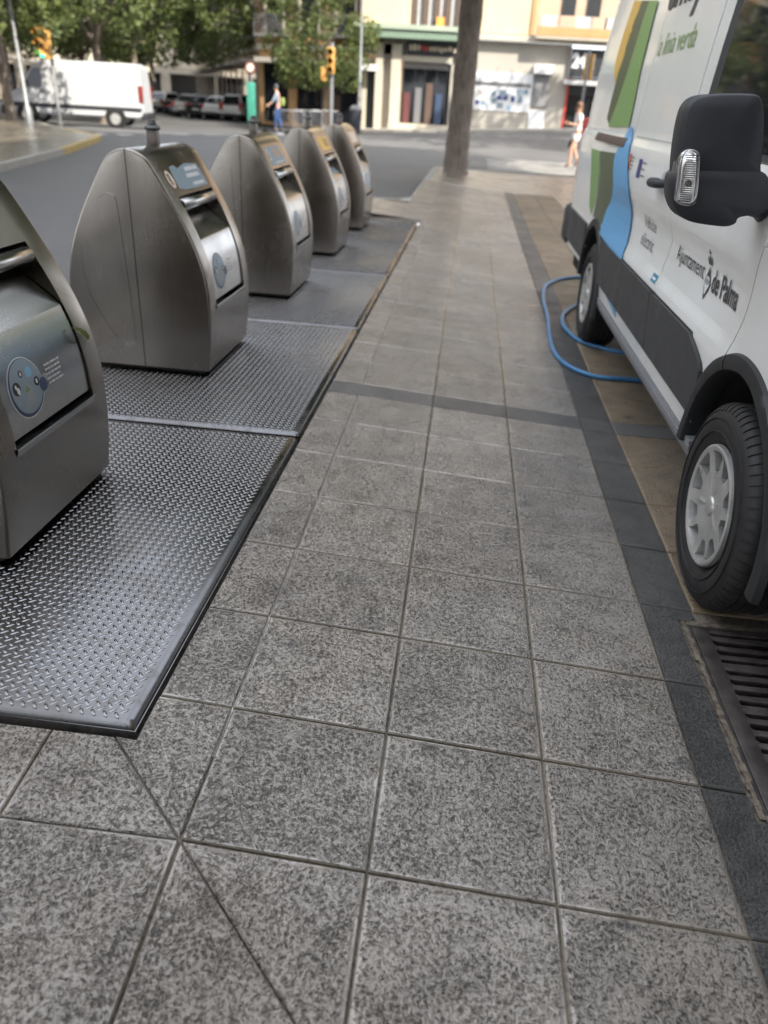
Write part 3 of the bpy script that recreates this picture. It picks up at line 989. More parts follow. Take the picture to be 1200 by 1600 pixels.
LB = ['stainless steel waste container with a withered green leaf caught in its hatch',
      'stainless steel waste container with a round R sticker and torn blue label',
      'stainless steel waste container with a blue label lettered in orange above its hatch',
      'stainless steel waste container with a bright yellow label above its hatch',
      'stainless steel waste container with a pale worn label, last in its row']
for i, cy in enumerate((1.262, 3.215, 5.12, 7.02, 8.78)):
    root, fsh, hat = container(i, cy, LB[i])
    if i in (0, 1, 2, 3):
        round_sticker(hat)
    mb = ragged_lines(MB(), 0.01, 0.115, 0.455, 0.530, 5, 0.0012, seed=3 + i, fill=0.42)
    mb.obj('small_print', M['s_white'], hat)
    T0, T1 = 0.895, 0.985
    if i == 0:
        patch_grid(0.885, 0.985, -0.20, 0.06, 0.0008, hatch=False).obj('label', M['s_labelgrey'], fsh)
        ragged_lines(MB(), -0.17, 0.05, 0.905, 0.98, 5, 0.0014, False, 11).obj('small_print', M['s_white'], fsh)
        patch_grid(0.890, 0.902, -0.06, 0.05, 0.0012, hatch=False).obj('label_stripe', M['s_leaf'], fsh)
    elif i == 1:
        patch_poly(circ(-0.235, 0.940, 0.040, 28), 0.0008, False).obj('round_sticker', M['s_orange'], fsh)
        patch_poly(circ(-0.235, 0.940, 0.038, 28), 0.0013, False).obj('sticker_field', M['s_cream'], fsh)
        patch_poly([(-0.185, 0.895), (-0.10, 0.885), (0.05, 0.882), (0.235, 0.885), (0.24, 0.93), (0.23, 0.985), (0.06, 0.995), (-0.02, 0.985), (-0.07, 0.978), (-0.10, 0.996), (-0.165, 0.99), (-0.18, 0.95)], 0.0008, False).obj('torn_label', M['s_labelblue'], fsh)
        ragged_lines(MB(), 0.02, 0.235, 0.955, 0.985, 1, 0.0014, False, 5, 0.6).obj('small_print', M['s_white'], fsh)
        ragged_lines(MB(), 0.0, 0.23, 0.928, 0.952, 1, 0.0014, False, 6, 0.75).obj('small_print', M['s_white'], fsh)
        ragged_lines(MB(), 0.03, 0.22, 0.890, 0.912, 1, 0.0014, False, 7, 0.7).obj('small_print', M['s_white'], fsh)
    elif i == 2:
        patch_grid(0.885, 0.998, -0.24, 0.20, 0.0008, hatch=False).obj('label', M['s_labelblue'], fsh)
        ragged_lines(MB(), -0.02, 0.18, 0.93, 0.985, 3, 0.0014, False, 9).obj('small_print', M['s_orange'], fsh)
        ragged_lines(MB(), -0.10, 0.19, 0.890, 0.905, 1, 0.0014, False, 10).obj('small_print', M['s_white'], fsh)
        patch_poly(circ(-0.19, 0.95, 0.034, 20, 0.036), 0.0013, False).obj('sticker_field', M['s_cream'], fsh)
        patch_poly(circ(-0.19, 0.95, 0.014, 12, 0.024), 0.0018, False).obj('sticker_icon', M['s_black'], fsh)
    elif i == 3:
        patch_grid(0.895, 1.0, -0.21, 0.20, 0.0008, hatch=False).obj('label', M['s_yellow'], fsh)
        ragged_lines(MB(), 0.0, 0.18, 0.92, 0.985, 3, 0.0014, False, 12).obj('small_print', M['s_black'], fsh)
        patch_grid(0.70, 0.76, -0.18, 0.18, 0.0012).obj('chute_sticker', M['s_labelblue'], hat)
    else:
        patch_grid(0.895, 1.0, -0.21, 0.20, 0.0008, hatch=False).obj('label', M['s_cream'], fsh)
        patch_grid(0.42, 0.58, -0.18, 0.18, 0.0010).obj('label', M['s_paleblue'], hat)
    if i == 1:
        # the R on the round sticker
        R_parent = fsh
    if i == 0:
        lf = MB()
        c0 = Vector((prof_dx(0.555), 0.247, 0.555)) + UP + Vector((0.0, 0, 0))
        # folded leaf: two blades along a midrib
        rib = [c0 + Vector((-0.004, -0.012, 0.034)), c0 + Vector((0.012, -0.004, 0.022)), c0 + Vector((0.022, 0.010, 0.004)), c0 + Vector((0.024, 0.026, -0.014)), c0 + Vector((0.020, 0.040, -0.022))]
        wd = [0.002, 0.011, 0.014, 0.011, 0.004]
        up_ = Vector((0.35, 0.45, 0.8)).normalized(); dn_ = Vector((0.5, -0.45, -0.75)).normalized()
        vs = []
        for r_, w_ in zip(rib, wd): vs += [r_ + up_ * w_ + Vector((0.006, 0, 0)), r_, r_ + dn_ * w_ * 0.9 + Vector((0.004, 0, 0))]
        fs = []
        for k in range(4):
            a = k * 3
            fs += [(a, a + 1, a + 4, a + 3), (a + 1, a + 2, a + 5, a + 4)]
        lf.add(vs, fs)
        mw = Matrix.Translation(root.location) @ Matrix.Rotation(-0.0185, 4, 'Z')
        lf.v = [tuple(mw @ Vector(v)) for v in lf.v]
        lm = simple('withered_leaf', (0.33, 0.38, 0.17), 0.6, var=0.35, nscale=60)
        lo = lf.obj('leaf', lm, smooth=60, fixn=False)
        tag(lo, 'withered pale green leaf wedged in the edge of a container hatch', 'leaf')

# ================================================================== lettering
_dg = None
def text_mb(s, size, offset=0.0, shear=0.0):
    cu = bpy.data.curves.new('t', 'FONT')
    cu.body = s
    cu.size = size
    cu.offset = offset
    cu.shear = shear
    cu.resolution_u = 3
    ob = bpy.data.objects.new('t', cu)
    COL.objects.link(ob)
    dg = bpy.context.evaluated_depsgraph_get()
    me = bpy.data.meshes.new_from_object(ob.evaluated_get(dg))
    mb = MB()
    vs = [tuple(v.co) for v in me.vertices]
    mb.add(vs, [tuple(p_.vertices) for p_ in me.polygons])
    bpy.data.objects.remove(ob); bpy.data.curves.remove(cu); bpy.data.meshes.remove(me)
    return mb
def fit2d(mb, u0, u1, v0, v1):
    """scale glyphs into a box (u to the reader's right, v up)"""
    xs = [v[0] for v in mb.v]; ys = [v[1] for v in mb.v]
    a, b, c, d = min(xs), max(xs), min(ys), max(ys)
    mb.v = [(u0 + (x - a) / (b - a) * (u1 - u0), v0 + (y - c) / (d - c) * (v1 - v0), 0) for x, y, z in mb.v]
    return mb
t_ = fit2d(text_mb('R', 1.0, 0.03), -0.252, -0.217, 0.916, 0.965)
t_.v = [tuple(fsurf(v, u, 0.0020) + UP) for u, v, _ in t_.v]
t_.obj('sticker_letter', M['s_black'], R_parent, fixn=False)

# ================================================================== drain grate
gz = FLAT_Z + 0.004
g_root = empty('drain_grate', ((GR[0] + GR[1]) / 2, (GR[2] + GR[3]) / 2, gz))
tag(g_root, 'rusty cast iron slotted drain grate set in the pavement by the front tyre', 'drain grate')
gw, gl = (GR[1] - GR[0]) / 2 - 0.012, (GR[3] - GR[2]) / 2 - 0.012
mb = MB()
mb.box(-gw, -gw + 0.052, -gl, gl, -0.03, 0.0, 0.003)
mb.box(gw - 0.052, gw, -gl, gl, -0.03, 0.0, 0.003)
mb.obj('side_rail', M['iron'], g_root, smooth=40)
nb = 16
pit = (2 * gl) / nb
for k in range(nb + 1):
    yc = -gl + k * pit
    wd = 0.036 if k % 4 == 0 else 0.023
    y0, y1 = max(-gl, yc - wd / 2), min(gl, yc + wd / 2)
    MB().box(-gw + 0.050, gw - 0.050, y0, y1, -0.028, -0.0015 - 0.001 * (k % 3), 0.003).obj('grate_bar', M['iron'], g_root, smooth=40)
# rounded slot ends
mb = MB()
for k in range(nb):
    yc = -gl + (k + 0.5) * pit
    for s_ in (-1, 1):
        for q in (-1, 1):
            x0 = s_ * (gw - 0.052)
            mb.prism([(x0, yc + q * pit * 0.36), (x0 - s_ * 0.012, yc + q * pit * 0.36), (x0 - s_ * 0.004, yc + q * pit * 0.22), (x0, yc + q * pit * 0.13)], 'Z', -0.027, -0.0022)
mb.obj('slot_end', M['iron'], g_root)
mb = MB()
ow, ol_ = (GR[1] - GR[0]) / 2, (GR[3] - GR[2]) / 2
mb.box(-ow + 0.002, -ow + 0.010, -ol_ + 0.002, ol_ - 0.002, -0.06, -0.002)
mb.box(ow - 0.010, ow - 0.002, -ol_ + 0.002, ol_ - 0.002, -0.06, -0.002)
mb.box(-ow + 0.010, ow - 0.010, -ol_ + 0.002, -ol_ + 0.010, -0.06, -0.002)
mb.box(-ow + 0.010, ow - 0.010, ol_ - 0.010, ol_ - 0.002, -0.06, -0.002)
mb.obj('grate_frame', M['iron'], g_root)
mb = MB()
mb.add([(-ow, -ol_, -0.25), (ow, -ol_, -0.25), (ow, ol_, -0.25), (-ow, ol_, -0.25), (-ow, -ol_, -0.02), (ow, -ol_, -0.02), (ow, ol_, -0.02), (-ow, ol_, -0.02)],
       [(0, 1, 2, 3), (0, 1, 5, 4), (1, 2, 6, 5), (2, 3, 7, 6), (3, 0, 4, 7)])
mb.obj('drain_pit', M['void'], g_root, fixn=False)
# rough mortar collar
mb = MB()
rg = random.Random(4)
def collar(x0, x1, y0, y1, along):
    n = max(3, int(abs((y1 - y0) if along else (x1 - x0)) / 0.03))
    for k in range(n):
        if along:
            a, b = y0 + (y1 - y0) * k / n, y0 + (y1 - y0) * (k + 1) / n
            j0, j1 = rg.uniform(-0.004, 0.004), rg.uniform(-0.004, 0.004)
            mb.add([(x0 + j0, a, 0.0), (x1 + j1, a, rg.uniform(-.002, .001)), (x1 + j1, b, rg.uniform(-.002, .001)), (x0 + j0, b, 0.0)], [(0, 1, 2, 3)])
        else:
            a, b = x0 + (x1 - x0) * k / n, x0 + (x1 - x0) * (k + 1) / n
            mb.add([(a, y0, 0.0), (b, y0, 0.0), (b, y1, 0.001), (a, y1, 0.001)], [(0, 1, 2, 3)])
collar(-ow - 0.014, -ow + 0.002, -ol_ - 0.01, ol_ + 0.02, True)
collar(-ow, ow, ol_ - 0.002, ol_ + 0.020, False)
collar(-ow, ow, -ol_ - 0.022, -ol_ + 0.002, False)
m = Mat('sandy_mortar')
f = m.noise(40, 5, 0.65, 0.3, m.pos())
m.set(Base_Color=m.mix(m.rng(f, 0.35, 0.65, 0, 1), (0.07, 0.056, 0.043), (0.21, 0.172, 0.13)), Roughness=0.9)
m.bump(f, 0.8, 0.004)
M['sand'] = m.m
mb.obj('mortar_collar', M['sand'], g_root, fixn=False)

# ================================================================== the van
VZ = FLAT_Z - 0.004                               # ground under the van
van = empty('delivery_van', (2.4, 3.0, VZ))
tag(van, 'white panel van with blue, green and yellow stripes and Ajuntament de Palma lettering', 'van')
VX = 2.40                                         # centre line
def vl(p):                                        # world (z above van ground) to van-local
    return (p[0] - 2.4, p[1] - 3.0, p[2])
class VB(MB):
    def vobj(s, name, mat, parent=van, smooth=None, fixn=True):
        s.v = [vl(v) for v in s.v]
        return s.obj(name, mat, parent, smooth, fixn)

SIDE = [(0.28, 1.455), (0.36, 1.420), (0.42, 1.400), (0.48, 1.392), (0.51, 1.388), (0.76, 1.380), (0.80, 1.384), (0.85, 1.402), (0.92, 1.410), (1.00, 1.408), (1.04, 1.398), (1.09, 1.380), (1.13, 1.372),
        (1.20, 1.370), (1.28, 1.374), (1.335, 1.384), (1.365, 1.398), (1.40, 1.408), (1.55, 1.418), (1.75, 1.434), (2.0, 1.460), (2.25, 1.497), (2.42, 1.535), (2.55, 1.60), (2.63, 1.70), (2.66, 1.82)]
def xside(y, z):
    """right-hand flank: half-width against height, with the door scoop fading out towards the rear quarter and the nose tucking in"""
    x = interp(SIDE, z)
    if 0.80 < z < 1.13:                           # scoop is shallower behind the sliding door
        flatx = interp([(0.80, 1.384), (1.13, 1.372)], z)
        k = smoothstep(4.6, 3.9, y) * smoothstep(1.35, 1.75, y)
        x = flatx + (x - flatx) * k
    x += 0.16 * smoothstep(1.15, 0.30, y) ** 2
    x += 0.05 * smoothstep(6.0, 6.45, y) ** 2
    return x
R_AX, F_AX = 4.66, 1.345
RAD = 0.35
ARCH_R = 0.445
def panel(name, ypoly, z0, z1, mat, parent=van, off=0.0, nz=26, ny=22, holes=True, back=0.022, x_fn=None):
    """body panel: ypoly(z) -> (y_front, y_back); follows the flank; edges turned in"""
    zs_ = lin(z0, z1, nz)
    zs_ = sorted(set(zs_ + [s_[0] for s_ in SIDE if z0 < s_[0] < z1]))
    fn = x_fn or xside
    mb = VB()
    pts, n = [], ny
    for z in zs_:
        ya, yb = ypoly(z)
        for k in range(ny):
            y = ya + (yb - ya) * k / (ny - 1)
            pts.append((fn(y, z) - off, y, z))
    fs = []
    for i in range(len(zs_) - 1):
        for j in range(n - 1):
            q = (i * n + j, i * n + j + 1, (i + 1) * n + j + 1, (i + 1) * n + j)
            if holes:
                cy = sum(pts[t][1] for t in q) / 4; cz = sum(pts[t][2] for t in q) / 4
                if any((cy - ax) ** 2 + (cz - RAD) ** 2 < 0.462 ** 2 for ax in (F_AX, R_AX)): continue
            fs.append(q)
    mb.add(pts, fs)
    m_ = len(zs_)
    for j in (0, n - 1):
        a = [pts[i * n + j] for i in range(m_)]
        b = [(p_[0] + back, p_[1] + (0.004 if j == 0 else -0.004), p_[2]) for p_ in a]
        ff = []
        for i in range(m_ - 1):
            cy, cz = a[i][1], (a[i][2] + a[i + 1][2]) / 2
            if holes and any((cy - ax) ** 2 + (cz - RAD) ** 2 < 0.462 ** 2 for ax in (F_AX, R_AX)): continue
            ff.append((i, i + 1, m_ + i + 1, m_ + i))
        mb.add(a + b, ff)
    for i in (0, m_ - 1):
        a = pts[i * n:(i + 1) * n]
        b = [(p_[0] + back, p_[1], p_[2] + (0.003 if i == 0 else -0.003)) for p_ in a]
        ff = []
        for j in range(n - 1):
            cy, cz = (a[j][1] + a[j + 1][1]) / 2, a[j][2]
            if holes and any((cy - ax) ** 2 + (cz - RAD) ** 2 < 0.462 ** 2 for ax in (F_AX, R_AX)): continue
            ff.append((j, j + 1, n + j + 1, n + j))
        mb.add(a + b, ff)
    o = mb.vobj(name, mat, parent, smooth=28)
    return o
GAPH = 0.0035
def seam1(z):                                     # between front door and sliding door
    return interp([(0.50, 2.62), (0.66, 2.68), (0.75, 2.665), (0.87, 2.72), (1.0, 2.66), (1.17, 2.70), (1.36, 2.665), (1.6, 2.655), (2.1, 2.65)], z) if z > 0.76 else interp([(0.42, 2.60), (0.52, 2.62), (0.62, 2.645), (0.70, 2.68), (0.76, 2.70)], z)
def seam2(z):                                     # front edge of the front door
    return interp([(0.50, 1.60), (0.76, 1.575), (0.83, 1.562), (0.95, 1.50), (1.05, 1.475), (1.17, 1.45), (1.36, 1.40)], z)
def seam3(z):                                     # back edge of the sliding door
    return 4.02
# inner hull (also roof, nose and far side)
TOPZ = [(0.30, 0.80), (0.40, 1.00), (0.60, 1.12), (1.10, 1.28), (1.25, 1.36), (1.95, 2.28), (2.25, 2.55), (2.7, 2.66), (6.2, 2.66), (6.42, 2.58), (6.46, 2.5)]
mb = VB()
ys_ = [0.30, 0.34, 0.42, 0.55, 0.7, 0.9, 1.1, 1.25, 1.45, 1.7, 1.95, 2.1, 2.25, 2.5, 2.7, 3.2, 4, 5, 5.8, 6.2, 6.36, 6.44]
zl = [0.42, 0.60, 0.80, 1.0, 1.13, 1.28, 1.36, 1.6, 1.9, 2.2, 2.42, 2.55, 2.63, 2.66]
ring = 2 * len(zl)
vs = []
for y in ys_:
    t = interp(TOPZ, y)
    sec = []
    for z in zl:
        zz_ = min(z, t - 0.004)
        x = xside(y, zz_) + 0.026
        if z > t: x = max(x, interp([(0, x), (1, x + 0.3)], min(1, (z - t) / 0.8)))
        if 0.42 <= z <= 0.85 and any(abs(y - ax) < 0.5 for ax in (F_AX, R_AX)): x += 0.30
        sec.append((x, y, zz_))
    vs += sec + [(2 * VX - x, y_, z) for x, y_, z in sec[::-1]]
fs = []
for i in range(len(ys_) - 1):
    for k in range(ring):
        fs.append((i * ring + k, i * ring + (k + 1) % ring, (i + 1) * ring + (k + 1) % ring, (i + 1) * ring + k))
fs.append(tuple(range(ring))[::-1]); fs.append(tuple((len(ys_) - 1) * ring + k for k in range(ring)))
mb.add(vs, fs)
body = mb.vobj('body', M['paint'], smooth=30)
mb = VB()
mb.box(1.50, 3.30, 0.45, 6.35, 0.26, 0.44)
mb.vobj('underbody', M['void'])

# flank panels
panel('front_wing', lambda z: (0.80 + 0.16 * smoothstep(0.95, 1.16, z), seam2(z) - GAPH), 0.55, 1.16, M['paint'], nz=20, ny=30)
fd = panel('front_door', lambda z: (seam2(z) + GAPH, seam1(z) - GAPH), 0.772, 1.372, M['paint'], nz=24, ny=20)
sd_ = panel('sliding_door', lambda z: (seam1(z) + GAPH, seam3(z) - GAPH), 0.772, 2.30, M['paint'], nz=44, ny=16)
rq = panel('rear_quarter', lambda z: (seam3(z) + GAPH, 6.43), 0.772, 2.55, M['paint'], nz=46, ny=34)
lowp = panel('front_door_lower', lambda z: (1.70, seam1(z) - GAPH), 0.425, 0.508, M['paint'], fd, nz=4, ny=16)
panel('sliding_door_lower', lambda z: (seam1(z) + GAPH, 4.30), 0.425, 0.508, M['paint'], sd_, nz=4, ny=16)
panel('rear_quarter_lower', lambda z: (5.0, 6.25), 0.46, 0.775, M['paint'], rq, nz=12, ny=16)
# upper panel ledge of the sliding door (raised film panel)
panel('upper_panel', lambda z: (2.80, 3.93), 1.385, 2.24, M['paint'], sd_, off=0.006, nz=24, ny=12, back=0.006)
# dark cladding
def clad_front(z): return interp([(0.51, 1.75), (0.60, 1.72), (0.70, 1.755), (0.715, 1.79), (0.735, 1.85), (0.765, 1.97)], z)
panel('door_corner', lambda z: (1.56, clad_front(z) - 0.004), 0.66, 0.7725, M['paint'], fd, nz=8, ny=14, holes=True)
panel('door_cladding', lambda z: (clad_front(z), seam1(z) - GAPH), 0.512, 0.768, M['clad'], fd, off=0.016, nz=10, ny=20)
panel('door_cladding', lambda z: (seam1(z) + GAPH, interp([(0.51, 4.22), (0.765, 4.28)], z)), 0.512, 0.768, M['clad'], sd_, off=0.016, nz=10, ny=20)
panel('rear_cladding', lambda z: (interp([(0.51, 5.09), (0.765, 5.05)], z), 6.2), 0.512, 0.768, M['clad'], rq, off=0.014, nz=10, ny=14)
# sills: grey step with two grooves
def sill(y0, y1, mat):
    mb = VB()
    pr = [(1.50, 0.30), (1.455, 0.305), (1.410, 0.345), (1.398, 0.375), (1.401, 0.380), (1.394, 0.384), (1.392, 0.400), (1.396, 0.404), (1.391, 0.408), (1.392, 0.422), (1.50, 0.424)]
    mb.add([(x, y, z) for y in (y0, y1) for x, z in pr], [(i, i + 1, len(pr) + i + 1, len(pr) + i) for i in range(len(pr) - 1)] + [tuple(range(len(pr))), tuple(range(len(pr), 2 * len(pr)))])
    return mb.vobj('sill', mat, smooth=20)
sill(1.72, 2.60, M['sillgrey']); sill(2.606, 4.24, M['sillgrey'])
# arch mouldings + liners
for ax in (F_AX, R_AX):
    mb = VB()
    n = 44
    for (a0, a1) in ((R(6), R(68.2)), (R(69.0), R(188))):
     mb = VB()
     prof_ = [(0.446, 0.065), (0.440, 0.0), (0.446, -0.014), (0.470, -0.020), (0.494, -0.014), (0.502, 0.006)]
     for i in range(n + 1):
         a = a0 + (a1 - a0) * i / n
         for (r_, dx) in prof_:
             y, z = ax + r_ * math.cos(a), RAD + r_ * math.sin(a)
             mb.v.append((min(xside(y, max(0.5, z)), 1.40) + dx, y, z))
     k = len(prof_)
     mb.f += [(i * k + j, i * k + j + 1, (i + 1) * k + j + 1, (i + 1) * k + j) for i in range(n) for j in range(k - 1)]
     mb.vobj('arch_moulding', M['archblack'], smooth=50)
    mb = VB()
    for i in range(25):
        a = R(-5) + R(190) * i / 24
        for x in (1.43, 1.78):
            mb.v.append((x, ax + 0.458 * math.cos(a), RAD + 0.458 * math.sin(a)))
    mb.f += [(i * 2, i * 2 + 1, i * 2 + 3, i * 2 + 2) for i in range(24)]
    mb.f.append(tuple(2 * i + 1 for i in range(25)))
    mb.vobj('wheel_housing', M['void'], fixn=False)

# wheels
def tyre_mesh():
    mb = MB()
    wd = 0.105
    # outer face at x=-wd
    pr = [(0.205, -wd + 0.018), (0.215, -wd + 0.010), (0.235, -wd - 0.002), (0.262, -wd - 0.012), (0.285, -wd - 0.012), (0.300, -wd - 0.008), (0.318, -wd + 0.000), (0.332, -wd + 0.010), (0.341, -wd + 0.022)]
    gr = []
    for c in (-0.052, -0.018, 0.018, 0.052):
        gr += [(0.349, c - 0.005), (0.341, c - 0.0035), (0.341, c + 0.0035), (0.349, c + 0.005)]
    pr2 = pr + [(0.347, -wd + 0.034)] + gr + [(0.347, wd - 0.034)] + [(a, -b) for a, b in pr[::-1]]
    mb.lathe(pr2, 72, 'X', cap=False)
    # shoulder blocks with sipes between them
    for k in range(64):
        a = 2 * PI * k / 64
        for s_ in (-1, 1):
            da = 2 * PI / 64 * 0.36
            q = []
            for (r_, x) in ((0.3505, s_ * (wd - 0.042)), (0.3495, s_ * (wd - 0.032)), (0.3445, s_ * (wd - 0.018)), (0.334, s_ * (wd - 0.006)), (0.322, s_ * (wd + 0.001))):
                for t in (-da, da):
                    q.append((x, r_ * math.cos(a + t), r_ * math.sin(a + t)))
            for (r_, x) in ((0.340, s_ * (wd - 0.042)), (0.336, s_ * (wd - 0.032)), (0.332, s_ * (wd - 0.026)), (0.322, s_ * (wd - 0.018)), (0.314, s_ * (wd - 0.010))):
                for t in (-da, da):
                    q.append((x, r_ * math.cos(a + t), r_ * math.sin(a + t)))
            f_ = [(2 * i, 2 * i + 1, 2 * i + 3, 2 * i + 2) for i in range(4)] + [(2 * i, 2 * i + 2, 10 + 2 * i + 2, 10 + 2 * i) for i in range(4)] + [(2 * i + 1, 10 + 2 * i + 1, 10 + 2 * i + 3, 2 * i + 3) for i in range(4)]
            f_ += [(0, 10, 11, 1), (8, 9, 19, 18)]
            mb.add(q, f_)
    # raised rim flange ribs on the side wall
    for rr_ in (0.252, 0.296):
        mb.lathe([(rr_ - 0.003, -wd - 0.006), (rr_ - 0.0015, -wd - 0.0145), (rr_ + 0.0015, -wd - 0.0145), (rr_ + 0.003, -wd - 0.006)], 72, 'X', cap=False)
    return mb.mesh('tyre', M['tyre'], smooth=35)
def hubcap_mesh():
    mb = MB()
    rs = [0.0, 0.022, 0.030, 0.034, 0.060, 0.095, 0.112, 0.120, 0.128, 0.142, 0.160, 0.178, 0.187, 0.193, 0.200, 0.207, 0.210]
    def xo(r_):
        return interp([(0, -0.108), (0.022, -0.108), (0.030, -0.106), (0.034, -0.100), (0.06, -0.100), (0.112, -0.102), (0.135, -0.102), (0.178, -0.106), (0.19, -0.112), (0.200, -0.115), (0.207, -0.112), (0.21, -0.098)], r_)
    NS, SJ = 10, 12                                # ten windows in five pairs
    n = NS * SJ
    for r_ in rs:
        half = interp([(0.120, 5.5), (0.128, 8.5), (0.142, 10.0), (0.187, 14.0)], r_)
        for k in range(NS):
            sh = 2.2 if k % 2 else -2.2
            e0, e1 = 18 - half + sh, 18 + half + sh
            for j in range(SJ):
                if j < 3: a = e0 * j / 3
                elif j < 9: a = e0 + (e1 - e0) * (j - 3) / 6
                else: a = e1 + (36 - e1) * (j - 9) / 3
                a = R(a + 36 * k)
                rib = 0.005 * max(0, math.cos((a - R(36)) * 2.5)) ** 40 * smoothstep(0.03, 0.06, r_) * smoothstep(0.13, 0.10, r_)
                mb.v.append((xo(r_) - rib, r_ * math.cos(a), r_ * math.sin(a)))
    op = set()
    for i in range(len(rs) - 1):
        for k in range(n):
            if 3 <= k % SJ < 9 and rs[i] >= 0.1199 and rs[i + 1] <= 0.1871: op.add((i, k))
    for i in range(len(rs) - 1):
        for k in range(n):
            if (i, k) in op: continue
            k2 = (k + 1) % n
            mb.f.append((i * n + k, i * n + k2, (i + 1) * n + k2, (i + 1) * n + k))
    def wall(a, b):
        va, vb = mb.v[a], mb.v[b]
        def inn(v): return (v[0] + 0.045, v[1] * 0.97, v[2] * 0.97)
        mb.add([va, vb, inn(vb), inn(va)], [(0, 1, 2, 3)])
    for (i, k) in list(op):
        k2 = (k + 1) % n
        if (i, (k - 1) % n) not in op: wall(i * n + k, (i + 1) * n + k)
        if (i, k2) not in op: wall(i * n + k2, (i + 1) * n + k2)
        if (i - 1, k) not in op: wall(i * n + k, i * n + k2)
        if (i + 1, k) not in op: wall((i + 1) * n + k, (i + 1) * n + k2)
    me = mb.mesh('hubcap', M['hubcap'])
    bm = bmesh.new(); bm.from_mesh(me)
    bmesh.ops.remove_doubles(bm, verts=bm.verts[:], dist=0.0001)
    bmesh.ops.recalc_face_normals(bm, faces=bm.faces[:])
    bm.to_mesh(me); bm.free()
    me.polygons.foreach_set('use_smooth', [True] * len(me.polygons))
    me.set_sharp_from_angle(angle=R(30))
    return me
TY, HC = tyre_mesh(), hubcap_mesh()
RIM = MB().lathe([(0.0, -0.045), (0.19, -0.045), (0.205, -0.09), (0.205, 0.09), (0.15, 0.06), (0.0, 0.06)], 40, 'X', cap=False).mesh('rim', M['void'], smooth=30)
for ax, xw in ((F_AX, 1.372 + 0.117), (R_AX, 1.385 + 0.117)):
    for sx in (1, -1):
        wl = empty('wheel')
        wl.parent = van
        wl.location = (sx * (xw - VX), ax - 3.0, RAD - 0.008)
        wl.rotation_euler = (R(9 if ax > 3 else 22), 0, 0) if sx == 1 else (0, 0, PI)
        link('tyre', TY, wl); link('hubcap', HC, wl); link('rim', RIM, wl)

# front door glass and pillar
def upx(y, z):
    return xside(y, z)
panel('door_frame', lambda z: (interp([(1.37, 1.42), (1.60, 1.58), (2.20, 2.10)], z), seam1(z) - GAPH), 1.378, 2.18, M['darkplastic'], fd, nz=14, ny=10, holes=False)
panel('window', lambda z: (interp([(1.37, 1.50), (1.60, 1.68), (2.10, 2.10)], z), 2.54), 1.40, 2.08, M['glass'], fd, off=0.003, nz=12, ny=10, holes=False, back=0.003)
# windscreen
mb = VB()
mb.add([(xside(1.30, 1.40) + 0.10, 1.262, 1.40), (2 * VX - xside(1.3, 1.40) - 0.10, 1.262, 1.40), (2 * VX - xside(2, 2.2) - 0.12, 1.88, 2.215), (xside(2, 2.2) + 0.12, 1.88, 2.215)], [(0, 1, 2, 3)])
mb.v = [(x, y - 0.012, z + 0.010) for x, y, z in mb.v]
mb.vobj('windscreen', M['glass'])
# front: grille, headlights, bumper
mb = VB()
mb.box(1.72, 3.08, 0.275, 0.33, 0.66, 0.95, 0.02); mb.vobj('grille', M['darkplastic'], smooth=40)
for s_ in (-1, 1):
    mb = VB(); mb.box(VX + s_ * 0.60, VX + s_ * 0.84, 0.275, 0.45, 0.78, 0.97, 0.03); mb.vobj('headlight', M['lens'], smooth=40)
mb = VB(); mb.box(1.47, 3.33, 0.20, 0.80, 0.26, 0.62, 0.09); mb.vobj('front_bumper', M['clad'], smooth=40)
# front corner piece of the bumper just ahead of the tyre
mb = VB(); mb.box(1.435, 1.62, 0.62, 0.86, 0.24, 0.57, 0.03); mb.vobj('bumper_corner', M['clad'], smooth=40)
mb = VB(); mb.box(1.372, 3.43, 6.22, 6.56, 0.44, 0.76, 0.05); mb.vobj('rear_bumper', M['clad'], smooth=40)
for s_ in (-1, 1):
    mb = VB(); mb.box(VX + s_ * 0.88, VX + s_ * 0.99, 6.36, 6.47, 0.95, 1.45, 0.02); mb.vobj('tail_light', M['s_red'], smooth=40)
# sliding door rail
panel('door_rail', lambda z: (4.10, 5.32), 1.315, 1.365, M['shutter'], rq, off=0.012, nz=4, ny=10, holes=False, back=0.02)
# handle
mb = VB()
hp = [(1.368, 2.785, 1.225), (1.335, 2.80, 1.222), (1.322, 2.83, 1.220), (1.320, 2.90, 1.218), (1.326, 2.96, 1.216), (1.345, 2.985, 1.216), (1.368, 2.995, 1.216)]
sp_ = spline(hp, 5)
mb.tube(sp_, [0.017 + 0.004 * math.sin(PI * i / (len(sp_) - 1)) for i in range(len(sp_))], 12)
hh = mb.vobj('door_handle', M['darkplastic'], sd_, smooth=60)
mb = VB()
mb.grid(lambda a, r_: (1.3685 + 0.003 * (1 - r_), 2.885 + r_ * 0.072 * math.cos(a), 1.220 + r_ * 0.050 * math.sin(a)), lin(0, 2 * PI, 25), [0, 0.5, 1.0])
mb.vobj('handle_cup', M['lightgrey'], sd_, smooth=60, fixn=False)

